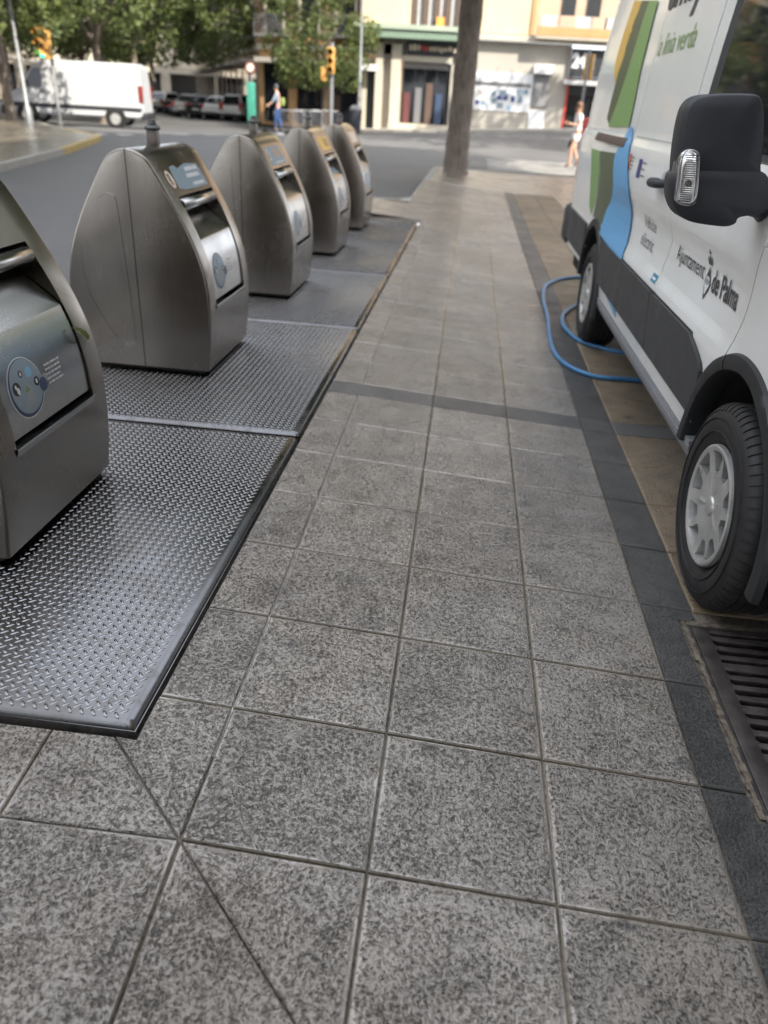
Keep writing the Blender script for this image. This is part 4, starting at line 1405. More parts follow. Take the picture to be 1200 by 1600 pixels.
# mirror: outline taken in its own plane, real depth
MY = 1.45
def mpt(px, py):
    q = at(px, py, 1, MY)
    return (q.x, q.z - VZ)
def loft_plate(outer, y0, y1, bulge, mat, name, parent, r=0.018):
    c = (sum(p_[0] for p_ in outer) / len(outer), sum(p_[1] for p_ in outer) / len(outer))
    lev = [(y0 + r * 1.0, 1.0), (y0 + r * 0.35, 0.975), (y0, 0.93), (y0 - bulge * 0.6, 0.6), (y0 - bulge, 0.0)]
    mb = VB()
    n = len(outer)
    for (y, k) in [(y1, 0.96), (y1 - 0.01, 1.0)] + lev[:-1]:
        for p_ in outer:
            mb.v.append((c[0] + (p_[0] - c[0]) * k, y, c[1] + (p_[1] - c[1]) * k))
    L = 2 + len(lev) - 1
    mb.f += [(i * n + j, i * n + (j + 1) % n, (i + 1) * n + (j + 1) % n, (i + 1) * n + j) for i in range(L - 1) for j in range(n)]
    mb.v.append((c[0], lev[-1][0], c[1]))
    mb.f += [((L - 1) * n + j, (L - 1) * n + (j + 1) % n, L * n) for j in range(n)]
    mb.f.append(tuple(range(n))[::-1])
    return mb.vobj(name, mat, parent, smooth=45)
mir = empty('mirror'); mir.parent = van
up_out = [mpt(*q) for q in ((1058, 268), (1062, 225), (1070, 182), (1080, 160), (1098, 149), (1130, 146), (1170, 146), (1186, 148), (1193, 157), (1196, 180), (1195, 220), (1191, 262), (1186, 282), (1120, 284), (1062, 282))]
up_out = [tuple(p_)[:2] for p_ in spline([(a, b, 0) for a, b in up_out], 4, True)]
loft_plate(up_out, MY, MY + 0.11, 0.018, M['darkplastic'], 'mirror_housing', mir)
lo_out = [mpt(*q) for q in ((1050, 300), (1054, 322), (1064, 338), (1080, 347), (1105, 352), (1135, 355), (1150, 350), (1158, 340), (1200, 330), (1205, 285), (1186, 266), (1130, 262), (1075, 262), (1054, 275))]
lo_out = [tuple(p_)[:2] for p_ in spline([(a, b, 0) for a, b in lo_out], 4, True)]
loft_plate(lo_out, MY - 0.004, MY + 0.12, 0.022, M['darkplastic'], 'mirror_base', mir)
mb = VB()
a = mpt(1178, 310)
mb.tube([(a[0] - 0.01, MY + 0.06, a[1]), (a[0] + 0.06, MY + 0.08, a[1] - 0.015), (1.40, MY + 0.12, a[1] - 0.03)], [0.05, 0.048, 0.055], 14)
mb.vobj('mirror_arm', M['darkplastic'], mir, smooth=60)
lens_out = [mpt(*q) for q in ((1053, 312), (1056, 280), (1059, 252), (1064, 238), (1072, 232), (1082, 234), (1087, 242), (1086, 275), (1083, 305), (1079, 316), (1066, 319))]
lens_out = [tuple(p_)[:2] for p_ in spline([(a_, b_, 0) for a_, b_ in lens_out], 3, True)]
rc = (sum(q_[0] for q_ in lens_out) / len(lens_out), sum(q_[1] for q_ in lens_out) / len(lens_out))
refl = loft_plate([(rc[0] + (a_ - rc[0]) * 0.88, rc[1] + (b_ - rc[1]) * 0.92) for a_, b_ in lens_out], MY - 0.030, MY + 0.02, 0.001, M['chrome'], 'reflector', mir, r=0.003)
ind = loft_plate(lens_out, MY - 0.050, MY + 0.06, 0.006, M['lens'], 'indicator', mir, r=0.006)
zlo, zhi = min(p_[1] for p_ in lens_out), max(p_[1] for p_ in lens_out)
mb = VB()
for k in range(22):
    z = zlo + 0.012 + (zhi - zlo - 0.03) * k / 21
    x0 = interp([(zlo, mpt(1056, 312)[0]), (zhi, mpt(1066, 240)[0])], z) + 0.004
    mb.box(x0, x0 + 0.030, MY - 0.037, MY - 0.033, z, z + 0.0018)
mb.vobj('indicator_rib', M['s_white'], ind)
cb = mpt(1071, 285)
mb = VB()
mb.lathe([(0.0, MY - 0.046), (0.007, MY - 0.043), (0.009, MY - 0.036), (0.009, MY - 0.028)], 12, 'Y', (cb[0], 0, cb[1]), cap=False)
mb.vobj('bulb', M['s_orange'], ind, smooth=50)
mb = VB(); g0, g1 = mpt(1080, 165), mpt(1185, 255)
mb.box(g0[0], g1[0], MY + 0.111, MY + 0.114, g1[1], g0[1]); mb.vobj('mirror_glass', M['steel_light'], mir)

# printed stripes: boundaries as (left pixel, right pixel) pairs from top to bottom, laid on the flank
def wrap_strip(pairs, mat, name, parent, off=0.0022, nu=6, nv=5):
    mb = VB()
    lv = []
    for (a, b) in pairs:
        A, B = at(*a, 0, 1.40), at(*b, 0, 1.40)
        lv.append(((A.y, A.z - VZ), (B.y, B.z - VZ)))
    for (A, B), (C_, D) in zip(lv, lv[1:]):
        def fn(t, s_):
            y = (A[0] * (1 - s_) + B[0] * s_) * (1 - t) + (C_[0] * (1 - s_) + D[0] * s_) * t
            z = (A[1] * (1 - s_) + B[1] * s_) * (1 - t) + (C_[1] * (1 - s_) + D[1] * s_) * t
            return (xside(y, z) - off, y, z)
        mb.grid(fn, lin(0, 1, nv), lin(0, 1, nu))
    return mb.vobj(name, mat, parent, smooth=40, fixn=False)
wrap_strip([((983, 198), (988, 198)), ((976, 222), (991, 225)), ((969, 247), (991, 260)), ((967, 288), (992, 297)), ((960, 312), (988, 330)), ((952, 330), (984, 358)), ((944, 358), (979, 404)), ((943, 366), (978, 412))], M['s_blue'], 'blue_stripe', sd_, off=0.009)
wrap_strip([((943, 442), (944, 442)), ((944, 452), (956, 464)), ((950, 462), (964, 484)), ((962, 494), (965, 496))], M['s_blue'], 'blue_stripe', sd_, off=0.004)
wrap_strip([((997, 0), (1011, 0)), ((985, 60), (1002, 60)), ((975, 110), (994, 110)), ((962, 160), (988, 160)), ((950, 198), (982, 198))], M['s_green'], 'green_stripe', rq, off=0.008)
wrap_strip([((984, 0), (998, 0)), ((972, 50), (986, 50)), ((962, 100), (976, 108)), ((952, 150), (963, 158)), ((946, 185), (951, 196))], M['s_dkgreen'], 'dark_green_stripe', rq, off=0.003)
wrap_strip([((972, 0), (985, 0)), ((964, 40), (974, 48)), ((956, 80), (963, 98)), ((952, 104), (954, 130))], M['s_yellow'], 'yellow_stripe', rq, off=0.003)
wrap_strip([((931, 232), (944, 236)), ((930, 262), (944, 272)), ((927, 300), (936, 312)), ((925, 322), (928, 336))], M['s_green'], 'green_stripe', rq, off=0.003)
wrap_strip([((945, 236), (972, 240)), ((945, 272), (966, 290)), ((939, 306), (955, 322)), ((931, 338), (944, 352))], M['s_dkgreen'], 'dark_green_stripe', rq, off=0.0035)

# lettering on the flank: u runs towards the nose (-y)
def van_text(s, y_left, y_right, z0, z1, mat, parent, bold=0.0, off=0.003, shear=0.0, extra=0.0):
    t = fit2d(text_mb(s, 1.0, bold, shear), -y_left, -y_right, z0, z1)
    mb = VB()
    mb.f = t.f
    mb.v = [(xside(-u, v) - off - extra, -u, v) for u, v, _ in t.v]
    return mb.vobj('lettering', mat, parent, fixn=False)
van_text('Ajuntament', 2.525, 2.085, 0.925, 1.010, M['s_ink'], fd, 0.0)
van_text('de Palma', 1.965, 1.640, 0.925, 1.008, M['s_ink'], fd, 0.022)
van_text('Vehicle', 3.27, 2.99, 0.985, 1.045, M['s_grey'], sd_, 0.0)
van_text('elèctric', 3.29, 2.99, 0.895, 0.960, M['s_grey'], sd_, 0.0)
van_text('emaya', 4.02, 3.06, 1.915, 2.155, M['s_ink'], sd_, 0.03, extra=0.007)
van_text('la línia verda', 3.94, 3.12, 1.775, 1.875, M['s_leaf'], sd_, 0.0, extra=0.007)
# coat of arms between the words: lozenge under a crown with a bat
def flank_poly(pts, mat, name, parent, off=0.003):
    mb = VB()
    mb.add([(xside(y, z) - off, y, z) for y, z in pts], [tuple(range(len(pts)))])
    return mb.vobj(name, mat, parent, fixn=False)
ec, ez = 2.022, 0.945
flank_poly([(ec + 0.040, ez), (ec, ez - 0.062), (ec - 0.040, ez), (ec, ez + 0.062)], M['s_ink'], 'emblem', fd)
flank_poly([(ec + 0.031, ez), (ec, ez - 0.049), (ec - 0.031, ez), (ec, ez + 0.049)], M['s_white'], 'emblem', fd, 0.0036)
for k in (-0.016, 0.0, 0.016):
    flank_poly([(ec + k + 0.004, ez - 0.02 + abs(k)), (ec + k - 0.004, ez - 0.02 + abs(k)), (ec + k - 0.004, ez + 0.02 - abs(k) * 0.5), (ec + k + 0.004, ez + 0.02 - abs(k) * 0.5)], M['s_ink'], 'emblem', fd, 0.0042)
flank_poly([(ec + 0.024, ez + 0.066), (ec - 0.024, ez + 0.066), (ec - 0.030, ez + 0.098), (ec - 0.014, ez + 0.084), (ec, ez + 0.102), (ec + 0.014, ez + 0.084), (ec + 0.030, ez + 0.098)], M['s_ink'], 'emblem', fd)
flank_poly([(ec + 0.012, ez + 0.108), (ec, ez + 0.103), (ec - 0.012, ez + 0.108), (ec - 0.006, ez + 0.114), (ec, ez + 0.124), (ec + 0.006, ez + 0.114)], M['s_ink'], 'emblem', fd)
# small stickers
def flank_rect(y0, y1, z0, z1, mat, name='sticker', parent=sd_, off=0.003):
    return flank_poly([(y0, z0), (y1, z0), (y1, z1), (y0, z1)], mat, name, parent, off)
flank_rect(2.81, 2.715, 0.800, 0.836, M['s_teal'])
flank_rect(2.795, 2.73, 0.812, 0.822, M['s_white'], off=0.004)
flank_rect(3.86, 3.80, 1.215, 1.295, M['s_red'])
flank_rect(3.85, 3.82, 1.235, 1.275, M['s_yellow'], off=0.004)
for k in range(4): flank_rect(3.785, 3.71 + 0.01 * (k % 2), 1.278 - 0.02 * k, 1.286 - 0.02 * k, M['s_grey'])
flank_rect(3.56, 3.47, 1.195, 1.285, M['s_navy'])
for k in range(3): flank_rect(3.455, 3.35 + 0.02 * (k % 2), 1.268 - 0.03 * k, 1.276 - 0.03 * k, M['s_grey'])

# ================================================================== hose
def hz(x, y): return zp(x, y) + 0.0155
hp = [(2.3, 4.30), (1.95, 4.27), (1.68, 4.34), (1.56, 4.40), (1.40, 4.56), (1.335, 4.80), (1.315, 5.05), (1.37, 5.42), (1.54, 5.83), (1.75, 6.2), (1.9, 6.7), (1.75, 7.0), (1.62, 6.98), (1.44, 6.80), (1.29, 6.42), (1.225, 5.8), (1.21, 5.2), (1.175, 4.6), (1.17, 4.22), (1.205, 3.97), (1.29, 3.81), (1.43, 3.73), (1.66, 3.73), (2.0, 3.70), (2.4, 3.6)]
pts = [(p_.x, p_.y, hz(p_.x, p_.y)) for p_ in spline([(a, b, 0) for a, b in hp], 8)]
ho = MB().tube(pts, 0.0145, 12).obj('water_hose', M['hose'], smooth=70)
tag(ho, 'blue rubber hose looped on the pavement around the rear tyre', 'hose')

# ================================================================== trees
def leaf_crown(seed, clumps, n_leaf, size):
    """many small folded leaf faces gathered in uneven clumps"""
    rg = random.Random(seed)
    vs, fs = [], []
    tot = sum(c[3] ** 2 for c in clumps)
    for (x, y, z, r) in clumps:
        for _ in range(int(n_leaf * r * r / tot)):
            while True:
                d = Vector((rg.uniform(-1, 1), rg.uniform(-1, 1), rg.uniform(-1, 1)))
                if 0.05 < d.length < 1: break
            d = d.normalized() * (d.length ** 0.45)
            p_ = Vector((x, y, z)) + Vector((d.x * r, d.y * r, d.z * r * 0.78))
            s_ = size * rg.uniform(0.6, 1.35)
            a = Vector((rg.gauss(0, 1), rg.gauss(0, 1), rg.gauss(0, 0.6) - 0.3)).normalized()
            b = a.cross(Vector((rg.gauss(0, 1), rg.gauss(0, 1), rg.gauss(0, 1)))).normalized()
            n_ = a.cross(b)
            k = len(vs)
            vs += [p_ - a * s_ * 0.5, p_ + b * s_ * 0.34 + n_ * s_ * 0.08, p_ + a * s_ * 0.5, p_ - b * s_ * 0.34 + n_ * s_ * 0.08]
            fs += [(k, k + 1, k + 2), (k, k + 2, k + 3)]
    me = bpy.data.meshes.new('crown')
    me.from_pydata([tuple(v) for v in vs], [], fs)
    me.materials.append(M['leaf'])
    me.update()
    return me
def make_clumps(seed, n, R_, z0, z1):
    rg = random.Random(seed)
    out = []
    for _ in range(n):
        a = rg.uniform(0, 2 * PI); t = rg.random()
        z = z0 + (z1 - z0) * t
        prof_ = math.sin(PI * (0.15 + 0.75 * t)) ** 0.6
        r_ = R_ * prof_ * math.sqrt(rg.random())
        out.append((r_ * math.cos(a), r_ * math.sin(a), z, rg.uniform(0.55, 1.15) * R_ * 0.30))
    return out
CL = [make_clumps(s_, 42, 4.0, 3.1, 9.0) for s_ in (1, 2, 3)]
CROWN = [leaf_crown(10 + i, c, 10500, 0.23) for i, c in enumerate(CL)]
def trunk_mesh(seed, clumps, r0, lean, hsplit):
    rg = random.Random(seed)
    mb = MB()
    top = Vector((lean[0], lean[1], hsplit))
    pts = [Vector((0, 0, -0.12)), Vector((0, 0, 0.12)), top * 0.3 + Vector((rg.uniform(-.05, .05), 0, 0)), top * 0.65, top]
    mb.tube(pts, [r0 * 1.5, r0 * 1.12, r0 * 0.95, r0 * 0.88, r0 * 0.8], 14)
    cs = sorted(clumps, key=lambda c: -c[3])[:9]
    for c in cs:
        e = Vector(c[:3])
        mid_ = top.lerp(e, 0.5) + Vector((rg.uniform(-.4, .4), rg.uniform(-.4, .4), 0.35))
        mb.tube(spline([top - Vector((0, 0, 0.15)), mid_, e], 5), [r0 * 0.5 * (1 - 0.85 * k / 10) for k in range(11)], 8)
    return mb.mesh('trunk', M['bark'], smooth=60)
TRUNK = [trunk_mesh(20 + i, CL[i], 0.18, (0.1, 0.05), 2.8) for i in range(3)]
def tree(x, y, label, k=0, rz=0.0, s_=1.0, z=None):
    o = empty('street_tree', (x, y, zr(x, y) + 0.08 if z is None else z), rz)
    o.scale = (s_, s_, s_)
    tag(o, label, 'tree', 'trees along the street')
    link('trunk', TRUNK[k], o)
    link('crown', CROWN[k], o)
    return o
tree(-15.4, 25.6, 'leafy tree on the corner pavement beside the grey lamp post', 0, 0.4, 1.0, 0.0)
tree(-16.6, 29.2, 'leafy tree standing between the lamp post and the plain white van', 1, 2.0, 0.95, 0.0)
LT = 'leafy street tree in the row behind the plain white van'          # look-alikes, told apart by place only
for (x, y, k, rz, s_) in ((-21.5, 38.0, 2, 1.0, 1.05), (-18.2, 41.0, 0, 3.0, 1.25), (-25.5, 50.0, 1, 4.0, 1.3), (-28.5, 61.0, 2, 5.0, 1.3), (-33.0, 76.0, 0, 0.7, 1.3), (-26.0, 36.0, 1, 1.4, 1.1), (-22.0, 31.0, 0, 2.4, 1.05), (-20.8, 47.5, 1, 3.4, 1.3), (-24.0, 60.0, 0, 1.9, 1.35), (-29.5, 78.0, 1, 2.9, 1.4)):
    tree(x, y, LT, k, rz, s_)
LT2 = 'leafy street tree beside the parked cars on the far side street'
for (x, y, k, rz, s_) in ((-12.6, 53.5, 1, 2.2, 1.4), (-16.8, 64.0, 0, 5.2, 1.4), (-21.5, 75.0, 2, 3.3, 1.4), (-26.0, 88.0, 1, 0.3, 1.45)):
    tree(x, y, LT2, k, rz, s_)
tree(-11.2, 9.5, 'unseen leafy tree added on the corner pavement across the road from the containers', 1, 1.1, 1.0, 0.0)  # unseen, added as a dark reflection for the tread plates
tree(-12.6, 17.0, 'leafy tree added on the corner pavement short of the lamp post', 2, 4.1, 1.0, 0.0)  # added likewise, to darken what the plates reflect
tree(11.5, 30.0, 'tall leafy tree added at the kerb, hidden behind the striped van', 0, 2.6, 1.85)  # added so its crown darkens the bright background mirrored in the paving
tree(-7.6, 44.6, 'slim leafy tree behind the central traffic light by the ochre building', 2, 0.9, 0.78)

for (x, y, k, rz, s_, lb) in ((-0.9, -7.5, 0, 0.2, 1.15, 'unseen leafy tree added on the pavement behind the row of containers'), (4.9, -6.0, 1, 2.2, 1.15, 'unseen leafy tree added between the striped van and the tall beige block'),
                              (-10.5, -4.5, 2, 1.2, 1.15, 'unseen leafy tree added across the road from the pavement corner'), (-5.5, -13.0, 1, 3.2, 1.3, 'unseen large leafy tree added at the back of the junction'), (2.2, -13.5, 2, 5.2, 1.3, 'unseen large leafy tree added beside the tall beige block')):
    tree(x, y, lb, k, rz, s_, zp(x, y) if x > -2 else 0.0)  # unseen trees added to block sky light behind the camera
# the leaning tree at the end of the pavement
tr = empty('pavement_tree', (0.16, 18.3, zp(0.16, 18.3)))
tag(tr, 'leaning bare trunk of a tall tree at the pavement end', 'tree')
mb = MB()
p0, p1 = at(738, 0, 1, 18.3) - Vector((0.16, 18.3, zp(0.16, 18.3))), None
pts = spline([(0, 0, -0.1), (0.0, 0, 0.05), (0.0, 0.0, 0.6), (p0.x * 0.40, 0.02, 1.7), (p0.x, 0.05, 3.3), (p0.x * 1.6, 0.1, 5.0)], 6)
n = len(pts)
rr_ = [interp([(0, 0.36), (0.12, 0.32), (0.25, 0.275), (0.5, 0.255), (0.8, 0.24), (1, 0.21)], i / (n - 1)) * (1 + 0.04 * math.sin(i * 1.7)) for i in range(n)]
mb.tube(pts, rr_, 20)
cl = make_clumps(9, 60, 7.0, 5.6, 12.5)
tp = Vector(pts[-1])
for c in sorted(cl, key=lambda c: -c[3])[:9]:
    mb.tube(spline([tp - Vector((0, 0, 0.3)), tp.lerp(Vector(c[:3]), 0.5) + Vector((0, 0, 0.5)), c[:3]], 5), [0.16 * (1 - 0.8 * k / 10) for k in range(11)], 8)
mb.obj('trunk', M['bark'], tr, smooth=60)
link('crown', leaf_crown(31, cl, 30000, 0.30), tr)

# ================================================================== buildings
FY = 47.0
def fx(px, py=120): return at(px, py, 1, FY).x
def fz(py, px=740): return at(px, py, 1, FY).z
cb_ = empty('corner_building', (0, FY, 0))
tag(cb_, 'cream apartment building with grey shop level and green canopy behind the leaning tree', 'building')
def cbx(name, x0, x1, d0, d1, z0, z1, mat, parent=None, b=0.0):
    """d: metres in front (-) or behind (+) of the facade plane"""
    return MB().box(x0, x1, d0, d1, z0, z1, b).obj(name, M[mat] if isinstance(mat, str) else mat, parent or cb_, smooth=30 if b else None)
xa, x1, x2, xb = fx(566), fx(628), fx(702), fx(962)
e0, e1 = fx(882, 160), fx(934, 160)
Z1 = fz(62)                                         # top of shop level
cbx('wall', fx(704), e0, 0, 0.4, -0.8, Z1, 'w_grey')
cbx('wall', e1, xb + 4, 0, 0.4, -0.8, Z1, 'w_grey')
cbx('wall', xa, fx(588), 0, 0.4, -0.8, fz(100), 'w_pale')
for (a, b) in ((588, 599), (612, 627)):
    cbx('pillar', fx(a), fx(b), -0.55, 0.2, -0.6, fz(76), 'w_pale')
cbx('wall', fx(599), fx(612), 0.0, 0.3, -0.6, fz(76), 'w_grey')
cbx('wall', xa, fx(704), 0, 0.4, fz(92), Z1, 'w_grey')
cbx('lintel', fx(612), fx(705), -0.30, -0.002, fz(101), fz(92.5), 'w_pale')
sg = cbx('shop_sign', fx(634), fx(714), -0.25, -0.004, fz(91), fz(68), 'shopdark')
rg = random.Random(3)
xx = fx(638)
while xx < fx(708):
    wd = rg.uniform(0.16, 0.30)
    mt = 's_red' if abs(xx - fx(661)) < 0.22 else 's_cream'
    MB().box(xx, xx + wd * 0.72, -0.275, -0.252, fz(86) + rg.uniform(0, .1), fz(74) - rg.uniform(0, .12)).obj('sign_letter', M[mt], cb_)
    xx += wd
# shop front: recess, glazing, stock
cbx('shop_recess', fx(626), fx(706), 1.6, 1.7, -0.5, fz(100), 'shopdark')
cbx('shutter_box', fx(630), fx(700), 0.05, 0.3, fz(112), fz(101), 'midgrey')
for px in (630, 648, 664, 682, 699):
    cbx('mullion', fx(px) - 0.05, fx(px) + 0.05, 0.25, 0.35, -0.4, fz(112), 'shopdark')
cbx('shop_glass', fx(631), fx(698), 0.29, 0.31, -0.4, fz(112), 'glass')
for k, (px, mt) in enumerate(((637, 'rack_red'), (655, 's_grey'), (672, 'shutter'), (688, 's_ring'))):
    cbx('stock_rack', fx(px) - 0.18, fx(px) + 0.18, 0.12, 0.26, fz(198), fz(150 - 8 * (k % 3)), mt)
cbx('door_step', fx(610), fx(712), -0.5, 0.6, -0.6, fz(199), 'w_pale')
# side opening on the left of the pillars
cbx('doorway', fx(574), fx(586), -0.02, -0.004, -0.4, fz(110), 'shopdark')
cbx('awning_box', fx(566), fx(590), -0.7, -0.03, fz(120), fz(110), 'wpanel')
# canopy
cbx('canopy', xa - 0.3, fx(716), -1.3, -0.004, fz(68), fz(55), 'g_green')
cbx('canopy_band', xa - 0.35, fx(720), -1.4, -0.006, fz(54.8), fz(47), wallmat('green_stone', (0.36, 0.42, 0.33)))
# upper floors
ZT = 16.0
cbx('upper_wall', xa - 0.2, fx(636), 0.0, 0.5, Z1 + 0.02, ZT, 'w_cream')
cbx('upper_wall', fx(716), fx(828), 0.0, 0.5, fz(50), ZT, 'w_cream')
cbx('upper_wall', fx(636), fx(716), 0.0, 0.5, fz(-60), ZT, 'w_cream')
cbx('cornice', fx(740), fx(962) + 4, -0.45, -0.004, fz(61.5), fz(52), 'w_pale')
wn = cbx('window', fx(637), fx(714), 0.3, 0.34, fz(46), fz(-60), 'glass')
for k in range(5):
    px = 641 + k * 17
    cbx('shutter', fx(px) - 0.13, fx(px) + 0.13, 0.02, 0.28, fz(46), fz(-58), 'shutter')
for k in range(4):
    px = 649 + k * 17
    cbx('curtain', fx(px) - 0.13, fx(px) + 0.13, 0.22, 0.28, fz(46), fz(-58), 'lightgrey')
cbx('flower_pot', fx(676), fx(688), -0.25, -0.02, fz(47), fz(30), 's_orange')
cbx('drain_pipe', fx(820), fx(826), -0.12, -0.006, fz(50), ZT, 'w_ochre')
cbx('balcony_front', fx(829), fx(962) + 3, -0.9, -0.5, fz(51.8), fz(38), 'w_ochre')
cbx('balcony_floor', fx(829), fx(962) + 3, -0.88, 0.1, fz(56), fz(52.2), 'w_pale')
cbx('upper_wall', fx(829), fx(962) + 4, 0.1, 0.5, fz(52), ZT, 'w_peach')
for k, px in enumerate((845, 872, 896, 920, 940)):
    cbx('balcony_panel', fx(px) - 0.38, fx(px) + 0.38, -0.86, -0.80, fz(37.5), fz(20), ('lightgrey', 'w_peach')[k % 2])
for px in (874, 912):
    wd_ = cbx('window', fx(px) - 0.35, fx(px) + 0.35, 0.02, 0.096, fz(30), fz(-40), 'shopdark')
# posters and boxes on the grey wall
cbx('banner', fx(742, 140), fx(831, 140), -0.05, -0.006, fz(171), fz(111), 's_white')
cbx('banner_line', fx(742, 140), fx(829, 140), -0.056, -0.052, fz(133), fz(126), 's_grey')
rg = random.Random(8)
for k in range(22):
    px, py = rg.uniform(745, 820), rg.uniform(138, 166)
    cbx('banner_picture', fx(px), fx(px + rg.uniform(4, 12)), -0.062 - 0.001 * k, -0.052, fz(py + 3), fz(py - rg.uniform(3, 7)), rg.choice(['s_paleblue', 's_sky', 's_labelblue', 's_navy', 's_cream', 's_labelblue']))
cbx('vent_box', fx(832), fx(863), -0.45, -0.006, fz(110), fz(96), 'wpanel', b=0.02)
cbx('roller_panel', fx(834, 130), fx(858, 130), -0.10, -0.006, fz(161), fz(111), 'midgrey')
cbx('notice_panel', fx(826, 180), fx(851, 180), -0.08, -0.006, fz(203), fz(166), 's_white')
s2 = cbx('shop_sign', fx(888), fx(945), -0.30, -0.006, fz(112), fz(68), 'shopdark')
t = fit2d(text_mb('24', 1.0, 0.04), fx(894, 90), fx(916, 90), fz(98), fz(74))
t.v = [(u, -0.306, v) for u, v, _ in t.v]
t.obj('sign_lettering', M['s_white'], cb_, fixn=False)
cbx('door_canopy', fx(880), fx(940), -0.9, -0.006, fz(124), fz(117), 'lightgrey')
cbx('doorway', e0, e1, 0.35, 0.4, -0.5, fz(112), 'shopdark')
cbx('door_glass', e0 + 0.1, e1 - 0.1, 0.28, 0.32, 0.0, fz(140), 'glass')
cbx('door_frame', e0, e0 + 0.12, -0.05, 0.3, -0.4, fz(112), 's_red')
cbx('door_frame', e1 - 0.12, e1, -0.05, 0.3, -0.4, fz(112), 's_blue')

def block(name, label, A, B, h, depth, wall, floors, cols, base='w_grey', shutters='shutter'):
    """building whose street front runs from A to B (front faces to the right of A->B)"""
    A, B = Vector((A[0], A[1], 0)), Vector((B[0], B[1], 0))
    L = (B - A).length
    d = (B - A).normalized()
    o = empty(name, (A.x, A.y, -0.3), math.atan2(d.y, d.x))
    tag(o, label, 'building')
    MB().box(0, L, 0.0, depth, 0, h).obj('wall', M[wall], o)
    MB().box(-0.1, L + 0.1, -0.12, -0.004, 3.9, 4.2).obj('cornice', M['w_pale'], o)
    MB().box(-0.3, L + 0.3, -0.5, depth + 0.3, h + 0.004, h + 0.35).obj('roof', M['w_ochre'], o)
    fh = (h - 4.4) / floors
    cw = L / cols
    wm = MB().box(-0.55, 0.55, -0.03, -0.006, 0, fh * 0.62).mesh('window', M['glass'])
    fm = MB().box(-0.70, -0.56, -0.09, -0.004, -0.05, fh * 0.66).box(0.56, 0.70, -0.09, -0.004, -0.05, fh * 0.66).box(-0.56, 0.56, -0.09, -0.004, fh * 0.62, fh * 0.70).mesh('window_frame', M['w_pale'])
    sm = MB().box(-0.165, 0.165, -0.08, -0.004, 0, fh * 0.62).mesh('shutter', M[shutters])
    bm_ = MB().box(-1.0, 1.0, -0.75, -0.006, -0.16, -0.05)
    for k in range(11): bm_.box(-0.98 + k * 0.19, -0.95 + k * 0.19, -0.74, -0.71, -0.05, 0.85)
    bm_.box(-1.0, 1.0, -0.745, -0.705, 0.85, 0.90)
    bm_ = bm_.mesh('balcony', M['midgrey'])
    dm = MB().box(-cw * 0.36, cw * 0.36, -0.03, -0.006, 0.2, 3.2).mesh('shop_window', M['glass'])
    am = MB().box(-cw * 0.40, cw * 0.40, -0.9, -0.006, 3.25, 3.5).mesh('awning', M[base])
    for c in range(cols):
        xc = (c + 0.5) * cw
        q = link('shop_window', dm, o, (xc, 0, 0)); link('awning', am, q)
        for f_ in range(floors):
            q = link('window', wm, o, (xc, 0, 4.7 + f_ * fh))
            link('window_frame', fm, q); link('shutter', sm, q, (-0.885, 0, 0)); link('shutter', sm, q, (0.885, 0, 0))
            if (c + f_) % 2 == 0: link('balcony', bm_, q)
    return o
# fronts face the right-hand side walking from A to B
block('ochre_building', 'ochre fronted building behind the central traffic light', (-12.4, 50.0), (-5.9, 47.6), 14, 8, 'w_ochre', 3, 3)
block('peach_building', 'peach town house on the side street behind the parked cars', (-22.5, 75.0), (-13.0, 51.8), 15, 9, 'w_peach', 4, 7)
block('beige_building', 'beige town house far along the side street', (-34.0, 104.0), (-22.8, 76.0), 15, 9, 'w_beige', 4, 7)
block('far_building', 'pale building closing the far end of the side street', (-60.0, 98.0), (-36.0, 112.0), 17, 9, 'w_pale', 4, 6)
block('long_building', 'pale ochre building on the left behind the street trees', (-29.5, 36.0), (-48.0, 92.0), 15, 9, 'w_beige', 4, 14)
block('left_building', 'shaded building at the back of the corner pavement', (-27.0, 8.0), (-30.0, 33.0), 15, 9, 'w_peach', 4, 7)
block('shade_building', 'unseen tall beige apartment block added to shade the pavement and the striped van', (7.6, 9.2), (7.6, -22.0), 25, 6, 'w_beige', 6, 9)  # unseen block, put in and sized so its shadow covers the near paving

